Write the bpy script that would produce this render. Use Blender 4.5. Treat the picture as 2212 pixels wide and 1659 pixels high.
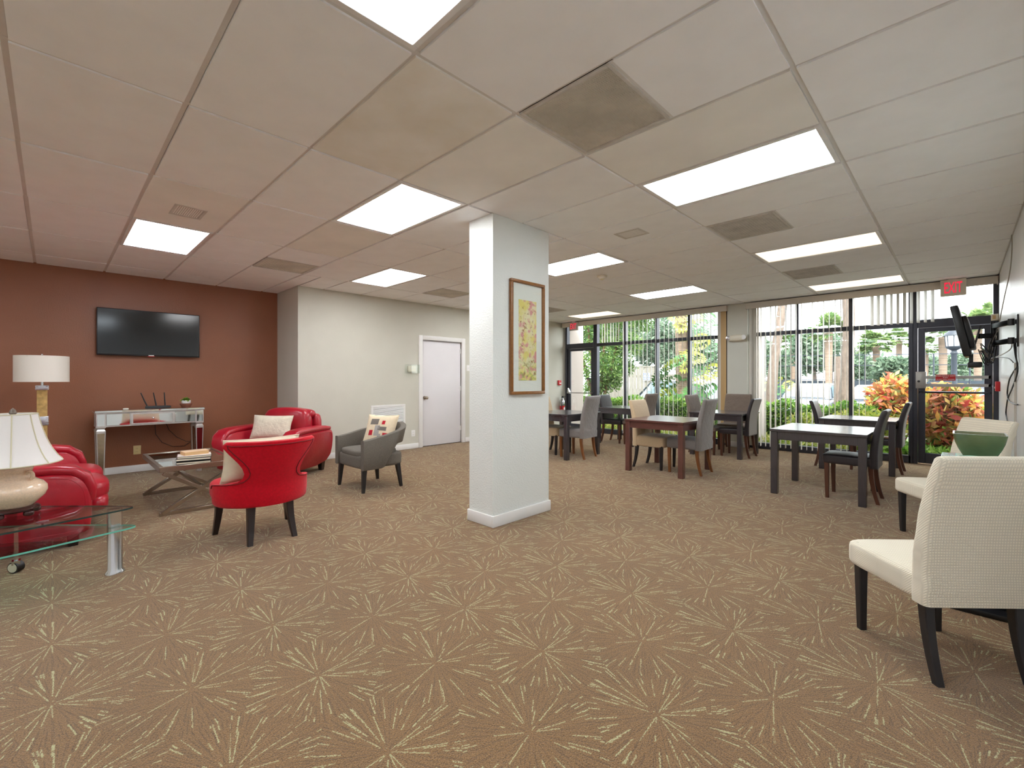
import bpy, bmesh, math, random
import numpy as np
from mathutils import Vector, Matrix, Euler

R = math.radians
for _o in list(bpy.data.objects):
    bpy.data.objects.remove(_o)
scene = bpy.context.scene
C = scene.collection

# ------------------------------------------------------------------ camera
CZ = 1.268                                   # eye height
F_PX, YH, CXP = 982.0, 820.5, 1106.0         # focal length, horizon row, centre column (2212 x 1659 frame)
TH = math.atan2(970.0, 982.0)
ct, st = math.cos(TH), math.sin(TH)
cam_d = bpy.data.cameras.new('camera')
cam = bpy.data.objects.new('camera', cam_d)
C.objects.link(cam)
cam.location = (0, 0, CZ)
cam.rotation_euler = (R(90), 0, -math.atan2(ct, st))
cam_d.sensor_width = 36
cam_d.lens = F_PX / 2212 * 36
cam_d.shift_y = -(829.5 - YH) / 2212
cam_d.clip_start = 0.02
scene.camera = cam

# ------------------------------------------------------------------ world, sun, exposure
world = bpy.data.worlds.new('sky')
scene.world = world
world.use_nodes = True
wn = world.node_tree
wn.nodes.clear()
w_out = wn.nodes.new('ShaderNodeOutputWorld')
w_bg = wn.nodes.new('ShaderNodeBackground')
w_mix = wn.nodes.new('ShaderNodeMix')
w_mix.data_type = 'RGBA'
w_tc = wn.nodes.new('ShaderNodeTexCoord')
w_sep = wn.nodes.new('ShaderNodeSeparateXYZ')
w_ramp = wn.nodes.new('ShaderNodeMapRange')
w_ns = wn.nodes.new('ShaderNodeTexNoise')
w_ns.inputs['Scale'].default_value = 3.0
w_ns.inputs['Detail'].default_value = 5
wn.links.new(w_tc.outputs['Generated'], w_sep.inputs[0])
wn.links.new(w_tc.outputs['Generated'], w_ns.inputs['Vector'])
wn.links.new(w_ns.outputs['Fac'], w_ramp.inputs['Value'])
w_ramp.inputs['From Min'].default_value = 0.35
w_ramp.inputs['From Max'].default_value = 0.65
w_mix.inputs[6].default_value = (0.80, 0.90, 1.0, 1)
w_mix.inputs[7].default_value = (1.0, 1.0, 1.0, 1)
wn.links.new(w_ramp.outputs['Result'], w_mix.inputs[0])
wn.links.new(w_mix.outputs[2], w_bg.inputs['Color'])
w_bg.inputs['Strength'].default_value = 5.0
wn.links.new(w_bg.outputs[0], w_out.inputs[0])

sun_d = bpy.data.lights.new('sun', 'SUN')
sun_d.energy = 5.0
sun_d.angle = R(8)
sun_d.color = (1.0, 0.95, 0.86)
sun = bpy.data.objects.new('sun', sun_d)
C.objects.link(sun)
sun.location = (-10, -8, 30)
sun.rotation_euler = Vector((0.62, 0.30, -1.0)).to_track_quat('-Z', 'Y').to_euler()

LAMP = 11.8                                    # radiance of the ceiling light diffusers
vs = scene.view_settings
vs.view_transform = 'Standard'
vs.look = 'None'
vs.exposure = 0.6
vs.gamma = 1.0
vs.use_curve_mapping = False
scene.cycles.diffuse_bounces = 8
scene.cycles.max_bounces = 16
scene.cycles.transparent_max_bounces = 24

# ------------------------------------------------------------------ pixel -> place (each needs the surface the thing touches)
def ray(px, py):
    u = (px - CXP) / F_PX
    return (ct + st * u, st - ct * u, (YH - py) / F_PX)
def on_x(px, py, X):
    r = ray(px, py); t = X / r[0]
    return (X, r[1] * t, CZ + r[2] * t)
def on_y(px, py, Y):
    r = ray(px, py); t = Y / r[1]
    return (r[0] * t, Y, CZ + r[2] * t)
def on_z(px, py, z=0.0):
    r = ray(px, py); t = (z - CZ) / r[2]
    return (r[0] * t, r[1] * t, z)
def at_f(px, F):
    u = (px - CXP) / F_PX
    return (F * (ct + st * u), F * (st - ct * u))
def z_at(py, F):
    return CZ + (YH - py) * F / F_PX

# ------------------------------------------------------------------ mesh helpers
def rrect(hw, hh, r, n=3):
    """rounded rectangle outline, counter-clockwise"""
    r = min(r, hw * .999, hh * .999)
    out = []
    for cx, cy, a0 in ((hw - r, hh - r, 0), (-hw + r, hh - r, 90), (-hw + r, -hh + r, 180), (hw - r, -hh + r, 270)):
        for i in range(n + 1):
            a = R(a0 + 90 * i / n)
            out.append((cx + r * math.cos(a), cy + r * math.sin(a)))
    return out

class MB:
    def __init__(s):
        s.v = []; s.f = []
    def add(s, vs_, fs_):
        n = len(s.v)
        s.v += [tuple(p) for p in vs_]
        s.f += [tuple(i + n for i in f) for f in fs_]
        return s
    def box(s, x0, y0, z0, x1, y1, z1):
        return s.add([(x0, y0, z0), (x1, y0, z0), (x1, y1, z0), (x0, y1, z0), (x0, y0, z1), (x1, y0, z1), (x1, y1, z1), (x0, y1, z1)],
                     [(0, 3, 2, 1), (4, 5, 6, 7), (0, 1, 5, 4), (1, 2, 6, 5), (2, 3, 7, 6), (3, 0, 4, 7)])
    def cbox(s, c, d, rot=None):
        m = MB().box(-d[0] / 2, -d[1] / 2, -d[2] / 2, d[0] / 2, d[1] / 2, d[2] / 2)
        if rot is not None: m.xf(rot.to_4x4() if isinstance(rot, Matrix) else Euler(rot).to_matrix().to_4x4())
        m.xf(Matrix.Translation(c))
        return s.add(m.v, m.f)
    def bar(s, p0, p1, w, h, up=(0, 0, 1)):
        """rectangular bar from p0 to p1"""
        p0, p1 = Vector(p0), Vector(p1)
        d = (p1 - p0).normalized(); u = Vector(up)
        a = d.cross(u)
        if a.length < 1e-5: a = d.cross(Vector((0, 1, 0)))
        a.normalize(); b = a.cross(d)
        q = [a * (w / 2) * i + b * (h / 2) * j for i, j in ((1, 1), (-1, 1), (-1, -1), (1, -1))]
        return s.loft([[p0 + k for k in q], [p1 + k for k in q]])
    def loft(s, secs, cap=True, closed=True):
        n = len(secs[0]); vs_ = []; fs_ = []
        for q in secs: vs_ += [tuple(p) for p in q]
        m = n if closed else n - 1
        for i in range(len(secs) - 1):
            for j in range(m):
                k = (j + 1) % n
                fs_.append((i * n + j, i * n + k, (i + 1) * n + k, (i + 1) * n + j))
        if cap:
            fs_.append(tuple(range(n - 1, -1, -1)))
            b = (len(secs) - 1) * n
            fs_.append(tuple(b + j for j in range(n)))
        return s.add(vs_, fs_)
    def tube(s, pts, r, n=8, cap=True):
        pts = [Vector(p) for p in pts]
        rs = r if isinstance(r, (list, tuple)) else [r] * len(pts)
        up = None; secs = []
        for i, p in enumerate(pts):
            d = (pts[min(i + 1, len(pts) - 1)] - pts[max(i - 1, 0)]).normalized()
            if up is None:
                up = Vector((0, 0, 1)) if abs(d.z) < .9 else Vector((1, 0, 0))
            a = d.cross(up).normalized(); b = a.cross(d).normalized(); up = b
            secs.append([p + (a * math.cos(2 * math.pi * k / n) + b * math.sin(2 * math.pi * k / n)) * rs[i] for k in range(n)])
        return s.loft(secs, cap)
    def lathe(s, prof, n=24, c=(0, 0, 0), cap=True):
        secs = [[(c[0] + r * math.cos(2 * math.pi * k / n), c[1] + r * math.sin(2 * math.pi * k / n), c[2] + z) for k in range(n)] for r, z in prof]
        return s.loft(secs, cap)
    def prism(s, poly, a0, a1, ax='z'):
        """extrude a 2-D outline; ax: z -> (x,y), y -> (x,z), x -> (y,z)"""
        f = {'z': lambda p, a: (p[0], p[1], a), 'y': lambda p, a: (p[0], a, p[1]), 'x': lambda p, a: (a, p[0], p[1])}[ax]
        return s.loft([[f(p, a0) for p in poly], [f(p, a1) for p in poly]])
    def soft(s, c, d, p=5.0, n=8, fn=None):
        """superellipsoid cushion of full size d centred at c; fn warps the points"""
        vs_ = []; fs_ = []; idx = {}
        def key(q):
            k = (round(q[0], 5), round(q[1], 5), round(q[2], 5))
            if k not in idx:
                idx[k] = len(vs_)
                l = (abs(q[0]) ** p + abs(q[1]) ** p + abs(q[2]) ** p) ** (1 / p)
                w = (q[0] / l, q[1] / l, q[2] / l)
                if fn: w = fn(*w)
                vs_.append((c[0] + w[0] * d[0] / 2, c[1] + w[1] * d[1] / 2, c[2] + w[2] * d[2] / 2))
            return idx[k]
        g = [math.sin((-1 + 2 * i / n) * math.pi / 2) if p < 4 else (lambda t: t * (1.5 - .5 * t * t))(-1 + 2 * i / n) for i in range(n + 1)]
        for ax in range(3):
            for sg in (-1, 1):
                for i in range(n):
                    for j in range(n):
                        q = []
                        for a, b in ((i, j), (i + 1, j), (i + 1, j + 1), (i, j + 1)):
                            w = [0, 0, 0]; w[ax] = sg; w[(ax + 1) % 3] = g[a] * sg; w[(ax + 2) % 3] = g[b]
                            q.append(key(w))
                        fs_.append(tuple(q))
        return s.add(vs_, fs_)
    def xf(s, M):
        s.v = [tuple(M @ Vector(p)) for p in s.v]
        return s
    def build(s, name, mat, parent=None, ang=40, bevel=0.0, seg=2, recalc=True):
        me = bpy.data.meshes.new(name)
        off = Vector((0, 0, 0))
        vs_ = s.v
        if parent is None:
            xs = [p[0] for p in vs_]; ys = [p[1] for p in vs_]; zs = [p[2] for p in vs_]
            off = Vector(((min(xs) + max(xs)) / 2, (min(ys) + max(ys)) / 2, min(zs)))
            vs_ = [(p[0] - off.x, p[1] - off.y, p[2] - off.z) for p in vs_]
        me.from_pydata(vs_, [], s.f)
        if bevel or recalc:
            bm = bmesh.new(); bm.from_mesh(me)
            if recalc: bmesh.ops.recalc_face_normals(bm, faces=bm.faces)
            if bevel:
                ed = [e for e in bm.edges if len(e.link_faces) == 2 and e.calc_face_angle(0) > R(35)]
                bmesh.ops.bevel(bm, geom=ed, offset=bevel, segments=seg, affect='EDGES', profile=.5, clamp_overlap=True)
            bm.to_mesh(me); bm.free()
        if ang:
            me.polygons.foreach_set('use_smooth', [True] * len(me.polygons))
            me.set_sharp_from_angle(angle=R(ang))
        me.materials.append(mat)
        o = bpy.data.objects.new(name, me)
        C.objects.link(o)
        o.location = off
        if parent is not None: o.parent = parent
        return o

def tag(o, label=None, cat=None, group=None, kind=None):
    if label: o['label'] = label
    if cat: o['category'] = cat
    if group: o['group'] = group
    if kind: o['kind'] = kind
    return o
def thing(name, label, cat=None, loc=(0, 0, 0), rz=0.0, group=None, kind=None):
    o = bpy.data.objects.new(name, None)
    o.empty_display_size = .1
    C.objects.link(o)
    o.location = loc; o.rotation_euler = (0, 0, rz)
    return tag(o, label, cat, group, kind)
def clone(o, parent=None):
    c = o.copy(); C.objects.link(c); c.parent = parent
    for ch in list(o.children): clone(ch, c)
    return c
def place(o, loc, rz=0.0, label=None, group=None):
    o.location = loc; o.rotation_euler = (0, 0, rz)
    if label: o['label'] = label
    if group: o['group'] = group
    return o
def share(o, name, loc=None, parent=None, rot=None, mat=None):
    """another object on the same mesh"""
    c = bpy.data.objects.new(name, o.data); C.objects.link(c)
    if loc is not None: c.location = loc
    if rot is not None: c.rotation_euler = rot
    c.parent = parent
    if mat: c.material_slots[0].link = 'OBJECT'; c.material_slots[0].material = mat
    return c
def quads(name, arr, mat, parent=None, smooth=False):
    """foliage: arr (N,4,3)"""
    arr = np.asarray(arr, dtype=np.float32)
    n = len(arr)
    me = bpy.data.meshes.new(name)
    me.vertices.add(n * 4); me.vertices.foreach_set('co', arr.reshape(-1))
    me.loops.add(n * 4); me.loops.foreach_set('vertex_index', np.arange(n * 4, dtype=np.int32))
    me.polygons.add(n)
    me.polygons.foreach_set('loop_start', np.arange(0, n * 4, 4, dtype=np.int32))
    me.update(calc_edges=True); me.validate()
    me.materials.append(mat)
    o = bpy.data.objects.new(name, me); C.objects.link(o)
    if parent is not None: o.parent = parent
    return o
def text_mesh(txt, size, mat, name, parent, M, depth=.001, sx=1.0, bold=0.0):
    cu = bpy.data.curves.new(name, 'FONT')
    cu.body = txt; cu.size = size; cu.align_x = 'CENTER'; cu.align_y = 'CENTER'; cu.extrude = depth; cu.offset = bold
    cu.resolution_u = 2
    t = bpy.data.objects.new(name, cu); C.objects.link(t)
    dg = bpy.context.evaluated_depsgraph_get()
    me = bpy.data.meshes.new_from_object(t.evaluated_get(dg))
    bpy.data.objects.remove(t)
    me.transform(M @ Matrix.Diagonal((sx, 1, 1, 1)))
    me.materials.clear(); me.materials.append(mat)
    o = bpy.data.objects.new(name, me); C.objects.link(o); o.parent = parent
    return o

# ------------------------------------------------------------------ materials
def lin(c):
    return tuple((x / 255 / 12.92) if x / 255 <= .04045 else ((x / 255 + .055) / 1.055) ** 2.4 for x in c[:3])
def newmat(name):
    m = bpy.data.materials.new(name); m.use_nodes = True
    nt = m.node_tree; nt.nodes.clear()
    out = nt.nodes.new('ShaderNodeOutputMaterial')
    b = nt.nodes.new('ShaderNodeBsdfPrincipled')
    nt.links.new(b.outputs[0], out.inputs[0])
    return m, nt, b, out
def mat(name, col, rough=.5, metal=0.0, spec=.5, noise=None, bump=None, coat=0.0, sheen=0.0, stretch=None, col2=None, voro=False, detail=4, trans=0.0):
    """noise=(scale, amount) varies the colour, bump=(scale, strength); col2 mixes a second colour with the noise"""
    m, nt, b, out = newmat(name)
    b.inputs['Roughness'].default_value = rough
    b.inputs['Metallic'].default_value = metal
    b.inputs['Specular IOR Level'].default_value = spec
    b.inputs['Coat Weight'].default_value = coat
    b.inputs['Coat Roughness'].default_value = .15
    b.inputs['Sheen Weight'].default_value = sheen
    c = lin(col)
    b.inputs['Base Color'].default_value = (*c, 1)
    tc = nt.nodes.new('ShaderNodeTexCoord'); vec = tc.outputs['Object']
    if stretch:
        mp = nt.nodes.new('ShaderNodeMapping'); mp.inputs['Scale'].default_value = stretch
        nt.links.new(vec, mp.inputs['Vector']); vec = mp.outputs[0]
    if noise:
        n = nt.nodes.new('ShaderNodeTexNoise'); n.inputs['Scale'].default_value = noise[0]; n.inputs['Detail'].default_value = detail
        nt.links.new(vec, n.inputs['Vector'])
        r = nt.nodes.new('ShaderNodeMapRange'); r.inputs['From Min'].default_value = .3; r.inputs['From Max'].default_value = .7
        nt.links.new(n.outputs['Fac'], r.inputs['Value'])
        mx = nt.nodes.new('ShaderNodeMix'); mx.data_type = 'RGBA'
        a = noise[1]
        if col2:
            mx.inputs[6].default_value = (*c, 1); mx.inputs[7].default_value = (*lin(col2), 1)
        else:
            mx.inputs[6].default_value = (*[x * (1 - a) for x in c], 1); mx.inputs[7].default_value = (*[min(1, x * (1 + a)) for x in c], 1)
        nt.links.new(r.outputs[0], mx.inputs[0]); nt.links.new(mx.outputs[2], b.inputs['Base Color'])
    if bump:
        if voro:
            n2 = nt.nodes.new('ShaderNodeTexVoronoi'); n2.inputs['Scale'].default_value = bump[0]; o2 = n2.outputs['Distance']
        else:
            n2 = nt.nodes.new('ShaderNodeTexNoise'); n2.inputs['Scale'].default_value = bump[0]; n2.inputs['Detail'].default_value = 3; o2 = n2.outputs['Fac']
        nt.links.new(vec, n2.inputs['Vector'])
        bp = nt.nodes.new('ShaderNodeBump'); bp.inputs['Strength'].default_value = bump[1]; bp.inputs['Distance'].default_value = bump[2] if len(bump) > 2 else .004
        nt.links.new(o2, bp.inputs['Height']); nt.links.new(bp.outputs[0], b.inputs['Normal'])
    return m
def emis(name, col, strength):
    m = bpy.data.materials.new(name); m.use_nodes = True
    nt = m.node_tree; nt.nodes.clear()
    out = nt.nodes.new('ShaderNodeOutputMaterial'); e = nt.nodes.new('ShaderNodeEmission')
    e.inputs[0].default_value = (*col, 1); e.inputs[1].default_value = strength
    nt.links.new(e.outputs[0], out.inputs[0])
    return m
def glass(name, tint=(.97, .99, .98), ior=1.45, rough=0.0):
    """thin clear sheet: clear with a mirror-like fresnel reflection"""
    m = bpy.data.materials.new(name); m.use_nodes = True
    nt = m.node_tree; nt.nodes.clear()
    out = nt.nodes.new('ShaderNodeOutputMaterial')
    t = nt.nodes.new('ShaderNodeBsdfTransparent'); t.inputs[0].default_value = (*tint, 1)
    g = nt.nodes.new('ShaderNodeBsdfGlossy'); g.inputs['Roughness'].default_value = rough
    h = NT(nt)
    lw = nt.nodes.new('ShaderNodeLayerWeight'); lw.inputs[0].default_value = .5      # facing = 1 - |cos|
    f0 = ((ior - 1) / (ior + 1)) ** 2
    fac = h.m('MULTIPLY_ADD', h.m('POWER', lw.outputs['Facing'], 5.0), 1 - f0, f0)   # Schlick, the same from both sides of a sheet
    mx = nt.nodes.new('ShaderNodeMixShader')
    nt.links.new(fac, mx.inputs[0]); nt.links.new(t.outputs[0], mx.inputs[1]); nt.links.new(g.outputs[0], mx.inputs[2])
    nt.links.new(mx.outputs[0], out.inputs[0])
    return m
def leafmat(name, cols, trans=.45, rough=.5):
    """each leaf (mesh island) takes its own colour from the list"""
    m = bpy.data.materials.new(name); m.use_nodes = True
    nt = m.node_tree; nt.nodes.clear()
    out = nt.nodes.new('ShaderNodeOutputMaterial')
    ge = nt.nodes.new('ShaderNodeNewGeometry')
    rp = nt.nodes.new('ShaderNodeValToRGB')
    rp.color_ramp.interpolation = 'LINEAR'
    el = rp.color_ramp.elements
    while len(el) > 1: el.remove(el[-1])
    for i, c in enumerate(cols):
        p = i / max(1, len(cols) - 1)
        e = el[0] if i == 0 else el.new(p)
        e.position = p; e.color = (*lin(c), 1)
    nt.links.new(ge.outputs['Random Per Island'], rp.inputs[0])
    d = nt.nodes.new('ShaderNodeBsdfPrincipled'); d.inputs['Roughness'].default_value = rough
    tl = nt.nodes.new('ShaderNodeBsdfTranslucent')
    mx = nt.nodes.new('ShaderNodeMixShader'); mx.inputs[0].default_value = trans
    nt.links.new(rp.outputs[0], d.inputs['Base Color']); nt.links.new(rp.outputs[0], tl.inputs[0])
    nt.links.new(d.outputs[0], mx.inputs[1]); nt.links.new(tl.outputs[0], mx.inputs[2]); nt.links.new(mx.outputs[0], out.inputs[0])
    return m

class NT:
    """tiny node-maths helper"""
    def __init__(s, nt): s.nt = nt
    def m(s, op, a, b=None, c=None):
        n = s.nt.nodes.new('ShaderNodeMath'); n.operation = op
        for i, x in enumerate((a, b, c)):
            if x is None: continue
            if isinstance(x, (int, float)): n.inputs[i].default_value = x
            else: s.nt.links.new(x, n.inputs[i])
        return n.outputs[0]
    def white(s, x, y):
        cv = s.nt.nodes.new('ShaderNodeCombineXYZ')
        for i, q in enumerate((x, y)):
            if isinstance(q, (int, float)): cv.inputs[i].default_value = q
            else: s.nt.links.new(q, cv.inputs[i])
        w = s.nt.nodes.new('ShaderNodeTexWhiteNoise'); w.noise_dimensions = '2D'
        s.nt.links.new(cv.outputs[0], w.inputs['Vector'])
        return w.outputs['Value']
    def mix(s, f, a, b):
        n = s.nt.nodes.new('ShaderNodeMix'); n.data_type = 'RGBA'
        for i, x in ((0, f), (6, a), (7, b)):
            if isinstance(x, tuple): n.inputs[i].default_value = (*x[:3], 1)
            elif isinstance(x, (int, float)): n.inputs[i].default_value = x
            else: s.nt.links.new(x, n.inputs[i])
        return n.outputs[2]
    def noise(s, vec, scale, detail=3):
        n = s.nt.nodes.new('ShaderNodeTexNoise'); n.inputs['Scale'].default_value = scale; n.inputs['Detail'].default_value = detail
        s.nt.links.new(vec, n.inputs['Vector'])
        return n.outputs['Fac']

def carpet_mat():
    """brown cut pile woven with radiating bursts of pale dashes on a staggered repeat of 0.403 x 0.2855 m"""
    m, nt, b, out = newmat('starburst_carpet'); h = NT(nt)
    tc = nt.nodes.new('ShaderNodeTexCoord'); sp = nt.nodes.new('ShaderNodeSeparateXYZ')
    nt.links.new(tc.outputs['Object'], sp.inputs[0])
    n1 = h.noise(tc.outputs['Object'], 170, 2)
    n2 = h.noise(tc.outputs['Object'], 110, 2)
    x = h.m('MULTIPLY_ADD', h.m('SUBTRACT', n1, .5), .011, sp.outputs[0])
    y = h.m('MULTIPLY_ADD', h.m('SUBTRACT', n2, .5), .011, sp.outputs[1])
    def wrap(v, off, size): return h.m('WRAP', h.m('SUBTRACT', v, off), size / 2, -size / 2)
    ax, ay = wrap(x, 0.0, .806), wrap(y, .246, .571)
    bx, by = wrap(x, .403, .806), wrap(y, .246 + .2855, .571)
    la = h.m('ADD', h.m('MULTIPLY', ax, ax), h.m('MULTIPLY', ay, ay))
    lb = h.m('ADD', h.m('MULTIPLY', bx, bx), h.m('MULTIPLY', by, by))
    sel = h.m('LESS_THAN', la, lb)
    def pick(p, q): return h.m('ADD', h.m('MULTIPLY', p, sel), h.m('MULTIPLY', q, h.m('SUBTRACT', 1.0, sel)))
    dx, dy = pick(ax, bx), pick(ay, by)
    r = h.m('SQRT', h.m('ADD', h.m('MULTIPLY', dx, dx), h.m('MULTIPLY', dy, dy)))
    th = h.m('ADD', h.m('DIVIDE', h.m('ARCTAN2', dy, dx), 2 * math.pi), .5)
    def layer(N, ln, w, thr, seed, r0, r1, rj=.09):
        # one spoke per sector, cut into dashes; each dash is pale yarn or a crease with its shadow painted in
        a = h.m('MULTIPLY', th, float(N)); ci = h.m('FLOOR', a)
        rn = h.white(ci, h.m('MULTIPLY_ADD', sel, 97.0, seed))       # the two interleaved rows carry different bursts
        f = h.m('SUBTRACT', h.m('FRACT', a), h.m('MULTIPLY_ADD', rn, .6, .2))
        dist = h.m('MULTIPLY', h.m('MULTIPLY', h.m('ABSOLUTE', f), 2 * math.pi / N), r)
        rr = h.m('MULTIPLY_ADD', rn, 7.0, h.m('DIVIDE', r, ln))
        on = h.m('GREATER_THAN', h.white(h.m('ADD', ci, h.m('MULTIPLY', rn, 13.0)), h.m('ADD', h.m('FLOOR', rr), seed + 31.0)), thr)
        k = h.m('MULTIPLY', h.m('LESS_THAN', dist, h.m('MULTIPLY_ADD', on, w * .4, w * .6)), h.m('LESS_THAN', h.m('FRACT', rr), .86))
        k = h.m('MULTIPLY', k, h.m('GREATER_THAN', r, h.m('MULTIPLY_ADD', h.m('FRACT', h.m('MULTIPLY', rn, 9.7)), rj, r0)))
        k = h.m('MULTIPLY', k, h.m('LESS_THAN', r, r1))
        return h.m('MULTIPLY', k, h.m('MULTIPLY_ADD', on, 2.0, -1.0))       # +1 pale, -1 dark
    sm = layer(33, .17, .0021, .72, 3.0, .008, .25, .05)
    sm = h.m('ADD', sm, layer(57, .15, .0023, .75, 11.0, .085, .37))
    sm = h.m('ADD', sm, layer(97, .12, .0025, .78, 23.0, .18, .46))
    lt = h.m('MAXIMUM', h.m('MINIMUM', sm, 1.0), 0.0)
    dk = h.m('MAXIMUM', h.m('MINIMUM', h.m('MULTIPLY', sm, -1.0), 1.0), 0.0)
    pile = h.m('MINIMUM', h.m('MAXIMUM', h.m('MULTIPLY_ADD', h.noise(tc.outputs['Object'], 210, 5), 2.4, -.7), 0.0), 1.0)
    big = h.noise(tc.outputs['Object'], 1.3, 3)
    base = h.mix(pile, lin((88, 62, 34)), lin((172, 131, 84)))
    base = h.mix(h.m('MULTIPLY', h.m('SUBTRACT', big, .3), .55), base, lin((100, 78, 50)))
    colr = h.mix(h.m('MULTIPLY', dk, .5), base, lin((70, 50, 32)))
    brk = h.m('GREATER_THAN', h.noise(tc.outputs['Object'], 150, 1), .42)
    colr = h.mix(h.m('MULTIPLY', h.m('MULTIPLY', lt, brk), .80), colr, lin((196, 198, 150)))
    nt.links.new(colr, b.inputs['Base Color'])
    b.inputs['Roughness'].default_value = .95
    b.inputs['Specular IOR Level'].default_value = .15
    b.inputs['Sheen Weight'].default_value = .25
    hgt = h.m('SUBTRACT', h.m('ADD', h.m('MULTIPLY', pile, .7), h.m('MULTIPLY', lt, .35)), h.m('MULTIPLY', dk, .9))
    bp = nt.nodes.new('ShaderNodeBump'); bp.inputs['Strength'].default_value = .8; bp.inputs['Distance'].default_value = .006
    nt.links.new(hgt, bp.inputs['Height']); nt.links.new(bp.outputs[0], b.inputs['Normal'])
    return m

def waffle_mat(name, col, pitch=.011):
    """stretch slipcover knit with a small square waffle relief"""
    m, nt, b, out = newmat(name); h = NT(nt)
    tc = nt.nodes.new('ShaderNodeTexCoord'); sp = nt.nodes.new('ShaderNodeSeparateXYZ')
    nt.links.new(tc.outputs['Object'], sp.inputs[0])
    u = h.m('ABSOLUTE', h.m('SINE', h.m('MULTIPLY', sp.outputs[0], math.pi / pitch)))
    v = h.m('ABSOLUTE', h.m('SINE', h.m('MULTIPLY', h.m('ADD', sp.outputs[1], sp.outputs[2]), math.pi / pitch)))
    k = h.m('MINIMUM', u, v)
    c = lin(col)
    nt.links.new(h.mix(k, tuple(x * .80 for x in c), tuple(min(1, x * 1.06) for x in c)), b.inputs['Base Color'])
    b.inputs['Roughness'].default_value = .9; b.inputs['Sheen Weight'].default_value = .2; b.inputs['Specular IOR Level'].default_value = .2
    bp = nt.nodes.new('ShaderNodeBump'); bp.inputs['Strength'].default_value = .5; bp.inputs['Distance'].default_value = .003
    nt.links.new(k, bp.inputs['Height']); nt.links.new(bp.outputs[0], b.inputs['Normal'])
    return m

def slat_mat(name, col, tr):
    m = bpy.data.materials.new(name); m.use_nodes = True
    nt = m.node_tree; nt.nodes.clear()
    out = nt.nodes.new('ShaderNodeOutputMaterial')
    d = nt.nodes.new('ShaderNodeBsdfPrincipled'); d.inputs['Base Color'].default_value = (*lin(col), 1); d.inputs['Roughness'].default_value = .45
    t = nt.nodes.new('ShaderNodeBsdfTranslucent'); t.inputs[0].default_value = (*lin(col), 1)
    mx = nt.nodes.new('ShaderNodeMixShader'); mx.inputs[0].default_value = tr
    nt.links.new(d.outputs[0], mx.inputs[1]); nt.links.new(t.outputs[0], mx.inputs[2]); nt.links.new(mx.outputs[0], out.inputs[0])
    return m

M = {}
M['carpet'] = carpet_mat()
M['wall'] = mat('sage_white_wall_paint', (205, 202, 190), .6, bump=(110, .35, .004), noise=(3, .02))
M['wall_tex'] = mat('knockdown_textured_wall_paint', (226, 229, 226), .55, bump=(70, .6, .006), noise=(3, .02))
M['wall_gloss'] = mat('semi_gloss_textured_white_paint', (232, 234, 236), .3, bump=(70, .6, .006), noise=(3, .02), spec=.6)
M['brown'] = mat('brown_accent_wall_paint', (146, 91, 63), .36, bump=(80, .55, .006), noise=(2, .05))
M['white'] = mat('white_trim_paint', (232, 230, 228), .4, noise=(5, .02))
M['door'] = mat('white_door_paint', (226, 223, 226), .45, noise=(2, .02))
M['tile'] = mat('ceiling_tile_mineral_fibre', (247, 247, 248), .9, noise=(4, .03), bump=(300, .15, .001))
M['tile2'] = mat('ceiling_tile_slightly_yellowed', (243, 241, 236), .9, noise=(2, .05), bump=(300, .15, .001))
M['tile_stain'] = mat('ceiling_tile_water_stained', (245, 243, 238), .9, noise=(2.6, .0), col2=(231, 225, 212), bump=(300, .15, .001))
M['tee'] = mat('ceiling_grid_rail_paint', (222, 219, 216), .5, noise=(8, .03))
M['dark_void'] = mat('ceiling_void', (60, 56, 52), .9)
M['bronze'] = mat('dark_bronze_aluminium', (66, 67, 76), .28, metal=.5, noise=(20, .05))
M['glass'] = glass('window_glass')
M['tblglass'] = glass('clear_table_glass', (.86, .94, .92), 1.5)
M['glassedge'] = mat('green_glass_edge', (110, 190, 170), .15)
M['black'] = mat('black_plastic', (22, 22, 25), .35)
M['screen'] = mat('black_screen_glass', (26, 28, 30), .12, spec=.6)
M['chrome'] = mat('polished_chrome', (215, 215, 218), .12, metal=1)
M['nickel'] = mat('brushed_champagne_metal', (176, 164, 150), .28, metal=1, noise=(60, .06), stretch=(1, 1, 8))
M['mirror'] = mat('mirror_glass', (222, 226, 224), .03, metal=1)
M['silver'] = mat('silver_leaf_frame', (205, 200, 196), .35, metal=.6, noise=(30, .05))
M['red_leather'] = mat('red_leather', (172, 22, 42), .30, bump=(38, .25, .006), noise=(6, .10), coat=.15)
M['red_fabric'] = mat('red_velvet_fabric', (190, 2, 28), .85, spec=.2, sheen=.12, noise=(60, .12), bump=(250, .2, .001))
M['red_welt'] = mat('dark_red_piping', (110, 4, 16), .8)
M['grey_tweed'] = mat('grey_tweed_fabric', (104, 98, 90), .9, noise=(90, .22), bump=(300, .3, .001), stretch=(1, 1, 3))
M['espresso'] = mat('espresso_wood', (38, 26, 24), .35, noise=(14, .2), stretch=(1, 1, .12))
M['black_wood'] = mat('black_stained_wood', (36, 34, 36), .4, noise=(14, .15), stretch=(1, 1, .12))
M['brown_leg'] = mat('walnut_stained_wood', (86, 50, 34), .4, noise=(14, .2), stretch=(1, 1, .12))
M['orange_leg'] = mat('honey_brown_wood', (128, 78, 40), .42, noise=(14, .2), stretch=(1, 1, .12))
M['table_black'] = mat('black_brown_wood_table', (54, 50, 56), .26, noise=(9, .12), stretch=(1, 12, 1), spec=.8, coat=.5)
M['table_red'] = mat('reddish_mahogany_table', (92, 54, 48), .28, noise=(9, .15), stretch=(12, 1, 1), spec=.8, coat=.4)
M['blk_leather'] = mat('black_brown_leatherette', (50, 44, 48), .38, bump=(60, .15, .003), noise=(7, .08))
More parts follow.
